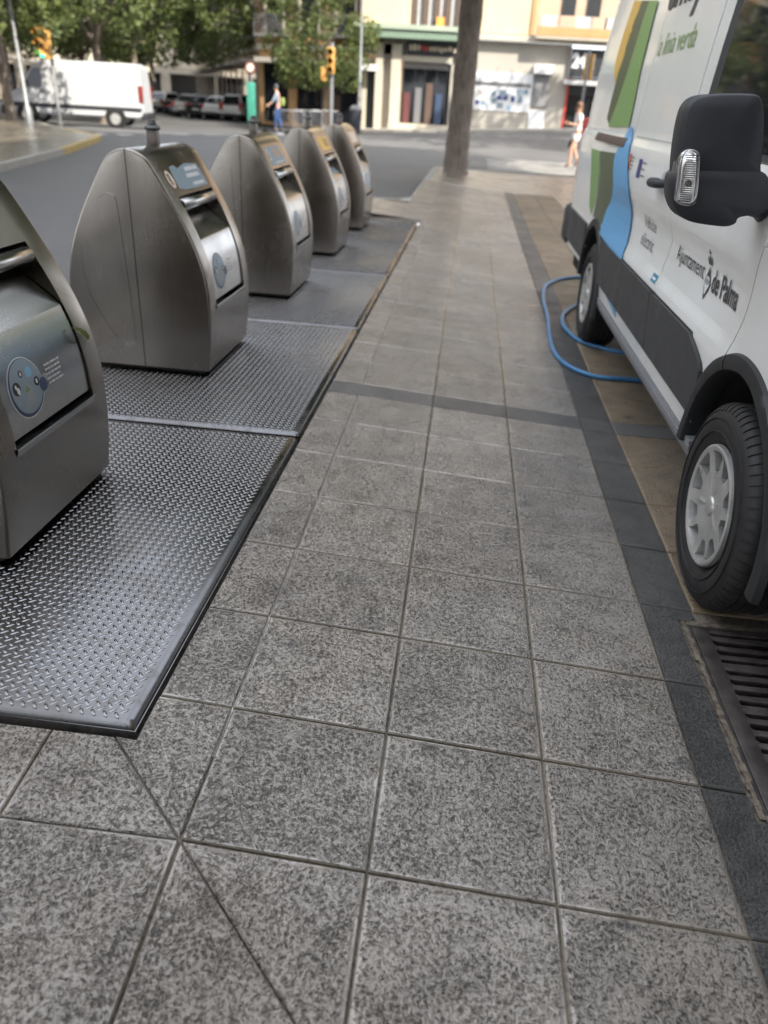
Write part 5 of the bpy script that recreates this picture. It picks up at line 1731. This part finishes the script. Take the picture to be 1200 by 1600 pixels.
# ================================================================== street furniture
def signal(name, label, x, y, z0, head_z0, head_z1, pole_r=0.055, face=0.0, polemat='galv', lit=None, ped=False):
    o = empty(name, (x, y, z0), face)
    tag(o, label, 'traffic light', 'traffic lights at the junction')
    H = head_z1 - z0
    MB().lathe([(pole_r * 1.6, -0.05), (pole_r * 1.6, 0.12), (pole_r, 0.16), (pole_r, H + 0.15), (pole_r * 0.6, H + 0.18)], 14).obj('pole', M[polemat], o, smooth=40)
    a, b = head_z0 - z0, head_z1 - z0
    hd = MB().box(-0.17, 0.17, -0.36, -0.08, a, b, 0.03).obj('signal_head', M['yellow'], o, smooth=40)
    st = (b - a) / 3
    for k in range(3):
        zc = a + (k + 0.5) * st
        mt = M['void']
        if lit is not None and k == lit:
            m_ = Mat('green_lamp'); m_.set(Base_Color=(0.02, 0.4, 0.2), Roughness=0.4)
            m_.b.inputs['Emission Color'].default_value = (0.05, 0.9, 0.45, 1); m_.b.inputs['Emission Strength'].default_value = 1.5
            mt = m_.m
        MB().lathe([(0.0, -0.375), (0.105, -0.372), (0.11, -0.355)], 20, 'Y', (0, 0, zc), cap=False).obj('lens', mt, hd, smooth=40)
        vz = MB()
        for i in range(13):
            an = R(-15) + R(210) * i / 12
            vz.v += [(0.13 * math.cos(an), -0.36, zc + 0.13 * math.sin(an)), (0.13 * math.cos(an), -0.58, zc + 0.12 * math.sin(an))]
        vz.f += [(2 * i, 2 * i + 1, 2 * i + 3, 2 * i + 2) for i in range(12)]
        vz.obj('visor', M['yellow'], hd, fixn=False)
    MB().box(-0.04, 0.04, -0.09, 0.0, a + 0.1, a + 0.2).obj('bracket', M['midgrey'], o)
    if ped:
        MB().box(-0.48, -0.20, -0.22, -0.02, a - 0.30, a + 0.28, 0.03).obj('pedestrian_head', M['yellow'], o, smooth=40)
    return o
p_ = at(512, 200, 1, 40.0)
signal('traffic_light', 'yellow traffic light on a grey blue pole before the ochre building', p_.x + 0.15, 40.0, zr(p_.x, 40) , 2.32, 3.40, 0.10, 0.0, 'galv', None, True)
signal('traffic_light', 'yellow traffic light showing green on the corner pavement before the white van', -13.62, 27.0, 0.0, 1.98, 2.87, 0.05, R(-20), 'midgrey', 0)
p_ = at(918, 105, 1, 34.0)
signal('traffic_light', 'yellow traffic light seen beyond the striped van near the walking woman', p_.x, 34.0, zr(p_.x, 34), 2.47, 3.35, 0.05, R(160), 'midgrey')
def lamp_post(x, y, z, label, r=0.06, h=7.0):
    o = empty('lamp_post', (x, y, z))
    tag(o, label, 'lamp post', 'grey lamp posts')
    MB().lathe([(r * 1.8, -0.05), (r * 1.8, 0.5), (r * 1.1, 0.6), (r * 0.7, h)], 14).obj('pole', M['galv'], o, smooth=40)
    MB().tube(spline([(0, 0, h - 0.05), (0.3, -0.1, h + 0.5), (1.3, -0.5, h + 0.7)], 5), r * 0.6, 8).obj('arm', M['galv'], o, smooth=60)
    MB().box(1.2, 1.9, -0.75, -0.45, h + 0.58, h + 0.72, 0.03).obj('lamp_head', M['midgrey'], o, smooth=40)
    return o
lp = lamp_post(-14.5, 26.6, 0.0, 'leaning grey lamp post on the corner pavement beside a tree', 0.07, 6.5)
lp.rotation_euler = (0, R(-1.2), 0)
q = at(560, 200, 1, 41.5)
lamp_post(q.x, 41.5, zr(q.x, 41.5), 'grey lamp post beside the dark litter bin', 0.07, 6.5)

# green info panel with a round sign
q = at(394, 190, 1, 36.0)
o = empty('info_post', (q.x, 36.0, zr(q.x, 36)))
tag(o, 'turquoise green narrow street panel with a red sign above it', 'sign')
MB().lathe([(0.035, 0), (0.035, 2.85)], 10).obj('pole', M['galv'], o, smooth=40)
MB().box(-0.19, 0.19, -0.07, -0.03, 0.45, 2.05, 0.015).obj('panel', simple('turquoise_panel', (0.05, 0.26, 0.19), 0.5), o, smooth=40)
MB().lathe([(0.0, -0.06), (0.24, -0.06), (0.24, -0.03), (0.0, -0.03)], 24, 'Y', (0, 0, 2.6), cap=False).obj('round_sign', M['rack_red'], o, smooth=40)
MB().lathe([(0.0, -0.064), (0.16, -0.064), (0.16, -0.061)], 24, 'Y', (0, 0, 2.6), cap=False).obj('sign_face', M['s_cream'], o, smooth=40)

# litter bin
q = at(555, 205, 1, 40.6)
o = empty('litter_bin', (q.x, 40.6, zr(q.x, 40.6)))
tag(o, 'dark grey round litter bin on the kerb before the pale shop pillars', 'litter bin')
MB().lathe([(0.22, 0.0), (0.26, 0.06), (0.30, 0.95), (0.32, 1.0), (0.32, 1.06), (0.28, 1.08)], 20).obj('bin_body', simple('bin_grey', (0.045, 0.048, 0.06), 0.5), o, smooth=40)
MB().lathe([(0.30, 1.085), (0.26, 1.20), (0.12, 1.27), (0.0, 1.28)], 20, cap=False).obj('bin_lid', M['midgrey'], o, smooth=40)

# crowd barriers
bar_me = MB()
bar_me.tube([(0, 0, 0.15), (0, 0, 1.0), (0.06, 0, 1.06), (1.34, 0, 1.06), (1.4, 0, 1.0), (1.4, 0, 0.15)], 0.022, 8)
bar_me.tube([(0, 0, 0.2), (1.4, 0, 0.2)], 0.016, 8)
bars = MB()
for k in range(11): bars.tube([(0.12 + k * 0.116, 0, 0.2), (0.12 + k * 0.116, 0, 1.06)], 0.011, 6)
feet = MB().box(0.1, 0.16, -0.3, 0.3, 0, 0.2).box(1.24, 1.30, -0.3, 0.3, 0, 0.2)
bme, bme2, bme3 = bar_me.mesh('rail_frame', M['galv'], smooth=50), bars.mesh('rail_bars', M['galv'], smooth=50), feet.mesh('feet', M['midgrey'])
for k in range(3):
    xx, yy = -9.0 + k * 0.75, 39.2 + k * 0.7
    o = empty('crowd_barrier', (xx, yy, zr(xx, yy)), R(10 + 6 * k))
    tag(o, 'galvanised steel barrier standing on the road behind the scooter rider', 'barrier', 'barriers behind the scooter rider')
    link('rail_frame', bme, o); link('rail_bars', bme2, o); link('feet', bme3, o)

# ================================================================== plain white van
def wheel_small(r, wd, nm='wheel'):
    t_ = MB().lathe([(r * 0.62, -wd / 2), (r * 0.92, -wd / 2 - 0.01), (r, -wd / 2 + 0.03), (r, wd / 2 - 0.03), (r * 0.92, wd / 2 + 0.01), (r * 0.62, wd / 2)], 24, 'Y', cap=False).mesh('tyre', M['tyre'], smooth=40)
    h_ = MB().lathe([(0.0, -wd / 2 - 0.005), (r * 0.25, -wd / 2 - 0.01), (r * 0.5, -wd / 2 + 0.01), (r * 0.62, -wd / 2 + 0.0), (r * 0.62, wd / 2), (0, wd / 2)], 24, 'Y', cap=False).mesh('hubcap', M['hubcap'], smooth=30)
    return t_, h_
def put_wheel(parent, x, y, r, tm, hm, flip=False):
    w_ = empty('wheel'); w_.parent = parent; w_.location = (x, y, r)
    if flip: w_.rotation_euler = (0, 0, PI)
    link('tyre', tm, w_); link('hubcap', hm, w_)
wv = empty('cargo_van', (-16.35, 34.4, zr(-15, 33)), R(9))
wv.scale = (0.97, 0.97, 0.97)
tag(wv, 'plain white panel van with dark side trim standing behind the traffic light', 'van')
# local: nose towards -x, near flank at y=-1.0
sil = [(-2.95, 0.45), (-2.98, 0.75), (-2.85, 1.02), (-2.55, 1.18), (-2.25, 1.28), (-1.62, 2.10), (-1.40, 2.32), (-1.0, 2.44), (2.75, 2.46), (2.88, 2.38), (2.95, 1.2), (2.97, 0.5), (2.85, 0.38), (-2.6, 0.36)]
bm = bmesh.new()
vs = [bm.verts.new((x, -1.0, z)) for x, z in sil]
fc = bm.faces.new(vs)
ex = bmesh.ops.extrude_face_region(bm, geom=[fc])
for v in [g_ for g_ in ex['geom'] if isinstance(g_, bmesh.types.BMVert)]: v.co.y = 1.0
for v in bm.verts:
    if v.co.z > 1.25: v.co.y *= 1 - 0.11 * (v.co.z - 1.25) / 1.2
bmesh.ops.recalc_face_normals(bm, faces=bm.faces[:])
bmesh.ops.bevel(bm, geom=[e_ for e_ in bm.edges], offset=0.07, segments=3, affect='EDGES')
me = bpy.data.meshes.new('body'); bm.to_mesh(me); bm.free()
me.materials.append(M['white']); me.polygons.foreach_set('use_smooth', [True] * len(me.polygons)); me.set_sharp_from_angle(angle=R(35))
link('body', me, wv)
def wy(z): return -1.0 * (1 - 0.11 * max(0, z - 1.25) / 1.2)
def wpoly(pts, mat, name, off=0.012, thick=0.02):
    mb = MB(); n = len(pts)
    mb.add([(x, wy(z) - off, z) for x, z in pts] + [(x, wy(z) + thick, z) for x, z in pts], [tuple(range(n))] + [(i, (i + 1) % n, n + (i + 1) % n, n + i) for i in range(n)])
    return mb.obj(name, mat, wv)
wpoly([(-2.05, 1.36), (-1.20, 1.40), (-1.18, 2.08), (-1.50, 2.10)], M['glass'], 'window')
wpoly([(-2.9, 0.80), (2.9, 0.80), (2.9, 0.66), (-2.9, 0.62)], M['darkplastic'], 'side_trim', 0.02)
for x in (-1.12, 0.15, 1.5): wpoly([(x, 0.82), (x + 0.012, 0.82), (x + 0.012, 2.25), (x, 2.25)], M['midgrey'], 'panel_seam', 0.004)
wpoly([(-1.32, 1.30), (-1.14, 1.30), (-1.14, 1.25), (-1.32, 1.25)], M['darkplastic'], 'door_handle', 0.04)
MB().box(2.80, 2.97, -0.99, -0.80, 1.0, 1.65, 0.02).obj('tail_light', M['tailred'], wv, smooth=40)
MB().box(2.80, 2.97, 0.80, 0.99, 1.0, 1.65, 0.02).obj('tail_light', M['tailred'], wv, smooth=40)
MB().box(2.78, 3.08, -0.95, 0.95, 0.34, 0.62, 0.04).obj('rear_bumper', M['darkplastic'], wv, smooth=40)
MB().box(-3.06, -2.7, -0.98, 0.98, 0.30, 0.66, 0.05).obj('front_bumper', M['darkplastic'], wv, smooth=40)
MB().box(-2.95, -2.70, -0.99, -0.72, 0.86, 1.06, 0.03).obj('headlight', M['lens'], wv, smooth=40)
mb = MB(); mb.add([(-2.22, -0.82, 1.36), (-2.22, 0.82, 1.36), (-1.66, 0.76, 2.08), (-1.66, -0.76, 2.08)], [(0, 1, 2, 3)]); mb.v = [(x - 0.03, y, z + 0.02) for x, y, z in mb.v]; mb.obj('windscreen', M['glass'], wv)
MB().box(-2.0, -1.86, -1.25, -1.0, 1.38, 1.68, 0.03).obj('mirror', M['darkplastic'], wv, smooth=40)
tm, hm = wheel_small(0.35, 0.22)
for x in (-1.95, 1.75):
    put_wheel(wv, x, -0.93, 0.35, tm, hm); put_wheel(wv, x, 0.93, 0.35, tm, hm, True)
    MB().lathe([(0.40, -1.004), (0.45, -1.018), (0.45, -0.98)], 28, 'Y', (x, 0, 0.36), cap=False).obj('wheel_arch', M['darkplastic'], wv)
    MB().lathe([(0.0, -1.006), (0.43, -1.006)], 28, 'Y', (x, 0, 0.36), cap=False).obj('wheel_well', M['void'], wv, fixn=False)

# ================================================================== parked cars and scooters on the side street
def car(name, label, x, y, rz, mat, h=1.5, suv=False):
    """local: nose towards +y, tail towards the viewer"""
    o = empty(name, (x, y, zr(x, y)), rz)
    tag(o, label, 'car', 'cars parked on the side street')
    hw = 0.88
    low = [(-2.1, 0.35), (-2.15, 0.6), (-2.1, 0.90), (-1.9, 0.98), (1.2, 0.98), (1.95, 0.84), (2.1, 0.6), (2.05, 0.32)]
    cab = [(-2.05 if suv else -1.8, 0.96), (-1.85 if suv else -1.35, h - 0.08), (-1.6 if suv else -1.0, h), (0.1, h), (0.45, h - 0.06), (1.15, 0.97)]
    def solid(poly, hw0, taper, nm, mt):
        bm = bmesh.new()
        f_ = bm.faces.new([bm.verts.new((-hw0, a, b)) for a, b in poly])
        ex = bmesh.ops.extrude_face_region(bm, geom=[f_])
        for v in [g_ for g_ in ex['geom'] if isinstance(g_, bmesh.types.BMVert)]: v.co.x = hw0
        if taper:
            for v in bm.verts: v.co.x *= 1 - taper * max(0, (v.co.z - 0.97)) / 0.5
        bmesh.ops.recalc_face_normals(bm, faces=bm.faces[:])
        bmesh.ops.bevel(bm, geom=bm.edges[:], offset=0.06, segments=2, affect='EDGES')
        me = bpy.data.meshes.new(nm); bm.to_mesh(me); bm.free()
        me.materials.append(mt); me.polygons.foreach_set('use_smooth', [True] * len(me.polygons)); me.set_sharp_from_angle(angle=R(40))
        return link(nm, me, o)
    solid(low, hw, 0, 'body', mat)
    solid(cab, hw - 0.06, 0.2, 'cabin', mat)
    q0, q1 = cab[0], cab[1]
    gl = MB().add([(-0.66, q0[0] - 0.02 + 0.06 * (q1[0] - q0[0]), 1.04), (0.66, q0[0] - 0.02 + 0.06 * (q1[0] - q0[0]), 1.04), (0.58, q1[0] - 0.04, h - 0.12), (-0.58, q1[0] - 0.04, h - 0.12)], [(0, 1, 2, 3)])
    gl.obj('rear_window', M['glass'], o)
    for s_ in (-1, 1):
        xx_ = lambda z: s_ * ((hw - 0.06) * (1 - 0.2 * (z - 0.97) / 0.5) + 0.008)
        MB().add([(xx_(1.04), cab[0][0] + 0.35, 1.04), (xx_(1.04), 0.95, 1.04), (xx_(h - 0.12), 0.32, h - 0.12), (xx_(h - 0.12), cab[1][0] + 0.2, h - 0.12)], [(0, 1, 2, 3)]).obj('side_window', M['glass'], o)
        MB().box(s_ * 0.68, s_ * 0.86, -2.17, -2.0, 0.70, 0.95 if not suv else 1.15, 0.02).obj('tail_light', M['s_red'], o, smooth=40)
        MB().box(s_ * 0.86, s_ * 1.0, 0.75, 0.85, 0.95, 1.08, 0.02).obj('mirror', mat, o, smooth=40)
    MB().box(-0.26, 0.26, -2.18, -2.12, 0.52, 0.64).obj('number_plate', M['s_white'], o)
    MB().box(-0.86, 0.86, -2.2, -1.95, 0.28, 0.46, 0.03).obj('bumper', M['darkplastic'], o, smooth=40)
    t_, h_ = CW
    for yy_ in (-1.3, 1.3):
        for s_ in (-1, 1):
            w_ = empty('wheel'); w_.parent = o; w_.location = (s_ * 0.80, yy_, 0.32); w_.rotation_euler = (0, 0, s_ * PI / 2)
            link('tyre', t_, w_); link('hubcap', h_, w_)
    return o
CW = wheel_small(0.32, 0.19)
def carpos(px, py): 
    q = at(px, py, 2, -0.1)
    return q.x, q.y
M['carw'] = simple('white_car_paint', (0.78, 0.78, 0.78), 0.25, var=0.02)
M['card'] = simple('dark_car_paint', (0.03, 0.033, 0.038), 0.25)
M['carg'] = simple('silver_car_paint', (0.35, 0.36, 0.37), 0.3)
for (px, py, nm, lb, mt, h_, suv) in ((372, 181, 'parked_car', 'white estate car parked nearest the turquoise panel', 'carw', 1.65, True),
                                      (343, 179, 'parked_car', 'white hatchback parked between the estate car and the black car', 'carw', 1.5, False),
                                      (318, 177, 'parked_car', 'black car parked beside the white hatchback', 'card', 1.48, False),
                                      (297, 175.5, 'parked_car', 'silver car parked beside the row of scooters', 'carg', 1.5, False),
                                      (250, 168.5, 'parked_car', 'white car parked beyond the row of scooters', 'carw', 1.5, False),
                                      (236, 167, 'parked_car', 'dark car parked at the far end of the side street', 'card', 1.5, False)):
    x, y = carpos(px, py)
    car(nm, lb, x, y + 2.0, R(-14), M[mt], h_, suv)
def moto(x, y, rz, col, label):
    o = empty('parked_scooter', (x, y, zr(x, y)), rz)
    tag(o, label, 'scooter', 'scooters parked on the side street')
    for yy_ in (-0.62, 0.62):
        w_ = MB().lathe([(0.12, -0.05), (0.21, -0.06), (0.26, 0), (0.21, 0.06), (0.12, 0.05)], 18, 'X', (0, yy_, 0.26), cap=True).obj('wheel', M['tyre'], o, smooth=40)
    MB().prism([(-0.85, 0.42), (-0.80, 0.78), (-0.1, 0.74), (0.02, 0.34), (0.40, 0.32), (0.52, 0.95), (0.62, 0.95), (0.66, 0.40), (0.42, 0.22), (-0.3, 0.2)], 'X', -0.16, 0.16).obj('body', col, o)
    MB().box(-0.14, 0.14, -0.85, -0.05, 0.76, 0.88, 0.04).obj('saddle', M['black'], o, smooth=40)
    MB().tube([(-0.34, 0.50, 1.05), (0, 0.56, 1.0), (0.34, 0.50, 1.05)], 0.02, 8).obj('handlebar', M['black'], o, smooth=50)
    MB().box(-0.07, 0.07, -0.92, -0.86, 0.6, 0.7).obj('tail_light', M['s_red'], o)
for k, (px, py) in enumerate(((283, 174), (276, 173), (269, 172), (262, 171))):
    x, y = carpos(px, py)
    moto(x, y, R(-10 + 5 * k), M[('card', 's_blue', 'card', 's_ink')[k]], 'dark scooter parked in the row beside the silver car')

# ================================================================== people
def skinned(name, verts, edges, radii, mat, parent, root=0, sub=2):
    me = bpy.data.meshes.new(name)
    me.from_pydata(verts, edges, [])
    me.materials.append(mat)
    o = link(name, me, parent)
    md = o.modifiers.new('skin', 'SKIN')
    md.use_smooth_shade = True
    sk = me.skin_vertices[0].data
    for i, r_ in enumerate(radii):
        sk[i].radius = (r_, r_) if not isinstance(r_, tuple) else r_
        sk[i].use_root = (i == root)
    ss = o.modifiers.new('sub', 'SUBSURF'); ss.levels = sub; ss.render_levels = sub
    # bake so that the mesh itself is the figure
    dg = bpy.context.evaluated_depsgraph_get()
    me2 = bpy.data.meshes.new_from_object(o.evaluated_get(dg))
    o.modifiers.clear()
    o.data = me2
    me2.name = name
    if not me2.materials: me2.materials.append(mat)
    return o
SKIN = simple('skin', (0.52, 0.31, 0.22), 0.5, var=0.06)
def figure(root, J, skin_parts, hair_mat, hair_long):
    """J: joint positions (facing +x); one continuous body mesh"""
    names = ['pelvis', 'waist', 'chest', 'neck', 'head0', 'head1', 'lsh', 'lel', 'lwr', 'lha', 'rsh', 'rel', 'rwr', 'rha', 'lhip', 'lkn', 'lan', 'lto', 'rhip', 'rkn', 'ran', 'rto']
    rad = dict(pelvis=(0.15, 0.11), waist=(0.125, 0.09), chest=(0.15, 0.10), neck=0.052, head0=0.068, head1=0.085, lsh=0.058, lel=0.043, lwr=0.031, lha=0.036, lhip=0.088, lkn=0.058, lan=0.042, lto=0.034)
    for k in list(rad):
        if k[0] == 'l': rad['r' + k[1:]] = rad[k]
    E_ = [('pelvis', 'waist'), ('waist', 'chest'), ('chest', 'neck'), ('neck', 'head0'), ('head0', 'head1')]
    for s_ in 'lr':
        E_ += [('chest', s_ + 'sh'), (s_ + 'sh', s_ + 'el'), (s_ + 'el', s_ + 'wr'), (s_ + 'wr', s_ + 'ha'), ('pelvis', s_ + 'hip'), (s_ + 'hip', s_ + 'kn'), (s_ + 'kn', s_ + 'an'), (s_ + 'an', s_ + 'to')]
    verts = [tuple(J[k]) for k in names]; radii = [rad[k] for k in names]
    edges = [(names.index(a), names.index(b)) for a, b in E_]
    # fingers
    for s_ in 'lr':
        h_ = Vector(J[s_ + 'ha']); d = (h_ - Vector(J[s_ + 'wr'])).normalized()
        side = d.cross(Vector((0, 1, 0.2))).normalized()
        hi = names.index(s_ + 'ha')
        for k, (o_, L) in enumerate(((-0.032, 0.05), (-0.014, 0.075), (0.004, 0.082), (0.021, 0.075), (0.036, 0.06))):
            b0 = h_ + side * o_ + d * (0.03 if k else 0.0)
            tip = b0 + d * L + side * o_ * (0.3 if k else 1.2) + Vector((0.012, 0, -0.012))
            n0 = len(verts)
            verts += [tuple(b0), tuple(tip)]; radii += [0.010, 0.008]
            edges += [(hi, n0), (n0, n0 + 1)]
    b_ = skinned('body', verts, edges, radii, SKIN, root)
    for (nm, ks, es, rs, mt) in skin_parts:
        skinned(nm, [tuple(J[k]) if isinstance(k, str) else tuple(k) for k in ks], es, rs, mt, root)
    H = Vector(J['head1'])
    hb = MB()
    fw_ = Vector(J['face'])
    for i in range(9):
        for k in range(16):
            th_ = PI * 0.56 * i / 8; ph = 2 * PI * k / 16
            d = Vector((math.sin(th_) * math.cos(ph), math.sin(th_) * math.sin(ph), math.cos(th_)))
            r_ = 0.108 if d.dot(fw_) < 0.45 else 0.09
            hb.v.append(tuple(H + Vector((d.x * r_, d.y * r_, d.z * 0.118)) - fw_ * 0.012 + Vector((0, 0, 0.004))))
    hb.f += [(i * 16 + k, i * 16 + (k + 1) % 16, (i + 1) * 16 + (k + 1) % 16, (i + 1) * 16 + k) for i in range(8) for k in range(16)]
    hb.obj('hair' if hair_long is not None else 'helmet', hair_mat, root, smooth=60)
    if hair_long:
        MB().lathe([(0.03, 0.0), (0.06, 0.06), (0.065, 0.16), (0.03, 0.22)], 10, 'Z', tuple(H - fw_ * 0.07 - Vector((0, 0, 0.22)))).obj('hair', hair_mat, root, smooth=60)
    # face
    sd2 = Vector((0, 0, 1)).cross(fw_)
    for s_ in (-1, 1):
        MB().lathe([(0.0, -0.008), (0.010, -0.004), (0.010, 0.004), (0.0, 0.008)], 8, 'Z', tuple(H + fw_ * 0.082 + sd2 * s_ * 0.030 + Vector((0, 0, -0.018))), cap=False).obj('eye', M['s_black'], root)
        MB().lathe([(0.0, -0.028), (0.014, -0.012), (0.014, 0.014), (0.0, 0.028)], 8, 'Z', tuple(H + sd2 * s_ * 0.086 + Vector((0, 0, -0.03))), cap=False).obj('ear', SKIN, root)
    MB().lathe([(0.0, -0.022), (0.014, -0.016), (0.007, 0.02), (0.0, 0.024)], 8, 'Z', tuple(H + fw_ * 0.092 + Vector((0, 0, -0.045))), cap=False).obj('nose', SKIN, root)
    MB().lathe([(0.0, -0.022), (0.006, -0.018), (0.006, 0.018), (0.0, 0.022)], 8, 'Y', tuple(H + fw_ * 0.080 + Vector((0, 0, -0.088))), cap=False).obj('mouth', M['s_red'], root)
    return b_
def V(*a): return Vector(a)
# woman walking (towards -x): local +x is forward
px_, py_ = at(894, 257, 1, 24.6).x, 24.6
wo = empty('person', (px_, py_, zr(px_, py_)), PI + R(12))
tag(wo, 'person in a white top and shorts walking, holding a phone and a dark bag', 'person')
J = dict(pelvis=V(0, 0, 0.93), waist=V(0.01, 0, 1.10), chest=V(0.0, 0, 1.32), neck=V(0.02, 0, 1.47), head0=V(0.04, 0, 1.55), head1=V(0.055, 0, 1.635), face=V(0.95, 0, -0.3).normalized(),
         lsh=V(0.0, 0.17, 1.40), lel=V(0.05, 0.21, 1.14), lwr=V(0.27, 0.15, 1.17), lha=V(0.34, 0.13, 1.19),
         rsh=V(0.0, -0.17, 1.40), rel=V(-0.07, -0.21, 1.12), rwr=V(-0.02, -0.22, 0.88), rha=V(0.0, -0.22, 0.81),
         lhip=V(0.0, 0.09, 0.90), lkn=V(0.14, 0.09, 0.50), lan=V(0.12, 0.09, 0.09), lto=V(0.26, 0.10, 0.045),
         rhip=V(0.0, -0.09, 0.90), rkn=V(-0.02, -0.09, 0.49), ran=V(-0.20, -0.09, 0.14), rto=V(-0.07, -0.09, 0.04))
WHITE = simple('white_cloth', (0.78, 0.77, 0.76), 0.8, var=0.05)
SHOE = simple('brown_shoe', (0.16, 0.08, 0.06), 0.6)
figure(wo, J, [
    ('top', ['pelvis', 'waist', 'chest', V(0.01, 0, 1.43), 'lsh', V(0.03, 0.195, 1.24), 'rsh', V(-0.04, -0.195, 1.24)], [(0, 1), (1, 2), (2, 3), (2, 4), (4, 5), (2, 6), (6, 7)], [(0.18, 0.14), (0.15, 0.115), (0.168, 0.118), (0.08, 0.07), 0.073, 0.07, 0.073, 0.07], WHITE),
    ('shorts', [V(0, 0, 0.97), V(0, 0, 0.90), 'lhip', V(0.06, 0.09, 0.70), 'rhip', V(-0.01, -0.09, 0.68)], [(0, 1), (1, 2), (2, 3), (1, 4), (4, 5)], [(0.165, 0.13), (0.16, 0.13), 0.108, 0.098, 0.108, 0.098], WHITE),
    ('shoe', ['lan', 'lto'], [(0, 1)], [0.05, 0.042], SHOE), ('shoe', ['ran', 'rto'], [(0, 1)], [0.05, 0.042], SHOE)],
    simple('brown_hair', (0.16, 0.085, 0.045), 0.6), True)
hw_ = Matrix.Translation(wo.location) @ Matrix.Rotation(PI + R(12), 4, 'Z')
def held(name, mb, mat, label, cat):
    mb.v = [tuple(hw_ @ Vector(v)) for v in mb.v]
    return tag(mb.obj(name, mat, smooth=40), label, cat)
held('handbag', MB().box(-0.13, 0.13, -0.275, -0.19, 0.52, 0.72, 0.03).tube(spline([(-0.09, -0.235, 0.71), (-0.05, -0.235, 0.80), (0.05, -0.235, 0.80), (0.09, -0.235, 0.71)], 5), 0.01, 6), M['s_black'], 'small black handbag in the hand of the walking person', 'bag')
held('mobile_phone', MB().box(0.35, 0.365, 0.09, 0.165, 1.18, 1.31, 0.005), M['s_black'], 'phone held up by the walking person in white', 'phone')

# e-scooter and rider (towards -x)
sx_, sy_ = at(432, 206, 1, 34.0).x, 34.0
sco = empty('kick_scooter', (sx_, sy_, zr(sx_, sy_) + 0.03), PI + R(8))
tag(sco, 'black electric kick scooter under the helmeted rider', 'kick scooter')
for x in (-0.50, 0.48):
    w_ = MB().lathe([(0.05, -0.03), (0.10, -0.035), (0.13, 0), (0.10, 0.035), (0.05, 0.03)], 18, 'Y', (x, 0, 0.13)).obj('wheel', M['tyre'], sco, smooth=40)
MB().box(-0.38, 0.30, -0.09, 0.09, 0.13, 0.20, 0.02).obj('deck', M['black'], sco, smooth=40)
MB().box(-0.30, -0.02, -0.095, 0.095, 0.05, 0.13, 0.015).obj('battery_box', M['s_white'], sco, smooth=40)
MB().tube([(0.47, 0, 0.14), (0.40, 0, 0.55), (0.30, 0, 1.12)], 0.026, 8).tube([(0.30, 0, 0.17), (0.44, 0, 0.26)], 0.03, 8).obj('stem', M['black'], sco, smooth=50)
MB().tube([(0.28, -0.26, 1.14), (0.30, 0, 1.12), (0.28, 0.26, 1.14)], 0.018, 8).obj('handlebar', M['black'], sco, smooth=50)
rd = empty('person', (sx_, sy_, zr(sx_, sy_) + 0.235), PI + R(8))
tag(rd, 'helmeted person in grey top and blue trousers riding a kick scooter', 'person')
J = dict(pelvis=V(-0.10, 0, 0.90), waist=V(-0.09, 0, 1.06), chest=V(-0.06, 0, 1.27), neck=V(-0.03, 0, 1.42), head0=V(-0.01, 0, 1.50), head1=V(0.0, 0, 1.585), face=V(1, 0, -0.1).normalized(),
         lsh=V(-0.05, 0.18, 1.35), lel=V(0.08, 0.25, 1.10), lwr=V(0.24, 0.245, 0.96), lha=V(0.29, 0.24, 0.935),
         rsh=V(-0.05, -0.18, 1.35), rel=V(0.08, -0.25, 1.10), rwr=V(0.24, -0.245, 0.96), rha=V(0.29, -0.24, 0.935),
         lhip=V(-0.10, 0.09, 0.87), lkn=V(0.02, 0.085, 0.47), lan=V(0.02, 0.06, 0.08), lto=V(0.17, 0.06, 0.03),
         rhip=V(-0.10, -0.09, 0.87), rkn=V(-0.09, -0.085, 0.46), ran=V(-0.22, -0.05, 0.09), rto=V(-0.07, -0.05, 0.03))
GREYT = simple('grey_blue_top', (0.20, 0.25, 0.30), 0.8); BLUET = simple('blue_trousers', (0.03, 0.07, 0.19), 0.8)
figure(rd, J, [
    ('top', ['pelvis', 'waist', 'chest', V(-0.03, 0, 1.39), 'lsh', 'lel', V(0.16, 0.248, 1.03), 'rsh', 'rel', V(0.16, -0.248, 1.03)], [(0, 1), (1, 2), (2, 3), (2, 4), (4, 5), (5, 6), (2, 7), (7, 8), (8, 9)], [(0.165, 0.13), (0.15, 0.115), (0.172, 0.12), (0.08, 0.07), 0.075, 0.06, 0.05, 0.075, 0.06, 0.05], GREYT),
    ('trousers', [V(-0.1, 0, 0.94), 'pelvis', 'lhip', 'lkn', 'lan', 'rhip', 'rkn', 'ran'], [(0, 1), (1, 2), (2, 3), (3, 4), (1, 5), (5, 6), (6, 7)], [(0.16, 0.125), (0.16, 0.125), 0.105, 0.075, 0.06, 0.105, 0.075, 0.06], BLUET),
    ('shoe', ['lan', 'lto'], [(0, 1)], [0.055, 0.045], M['black']), ('shoe', ['ran', 'rto'], [(0, 1)], [0.055, 0.045], M['black'])],
    simple('dark_helmet', (0.04, 0.045, 0.055), 0.4), None)
bgm = MB().box(-0.36, -0.20, -0.14, 0.14, 0.92, 1.22, 0.05)
mw_ = Matrix.Translation(rd.location) @ Matrix.Rotation(PI + R(8), 4, 'Z')
bgm.v = [tuple(mw_ @ Vector(v)) for v in bgm.v]
tag(bgm.obj('shoulder_bag', simple('lime_bag', (0.22, 0.27, 0.07), 0.7), smooth=40), 'lime green bag on the back of the scooter rider', 'bag')
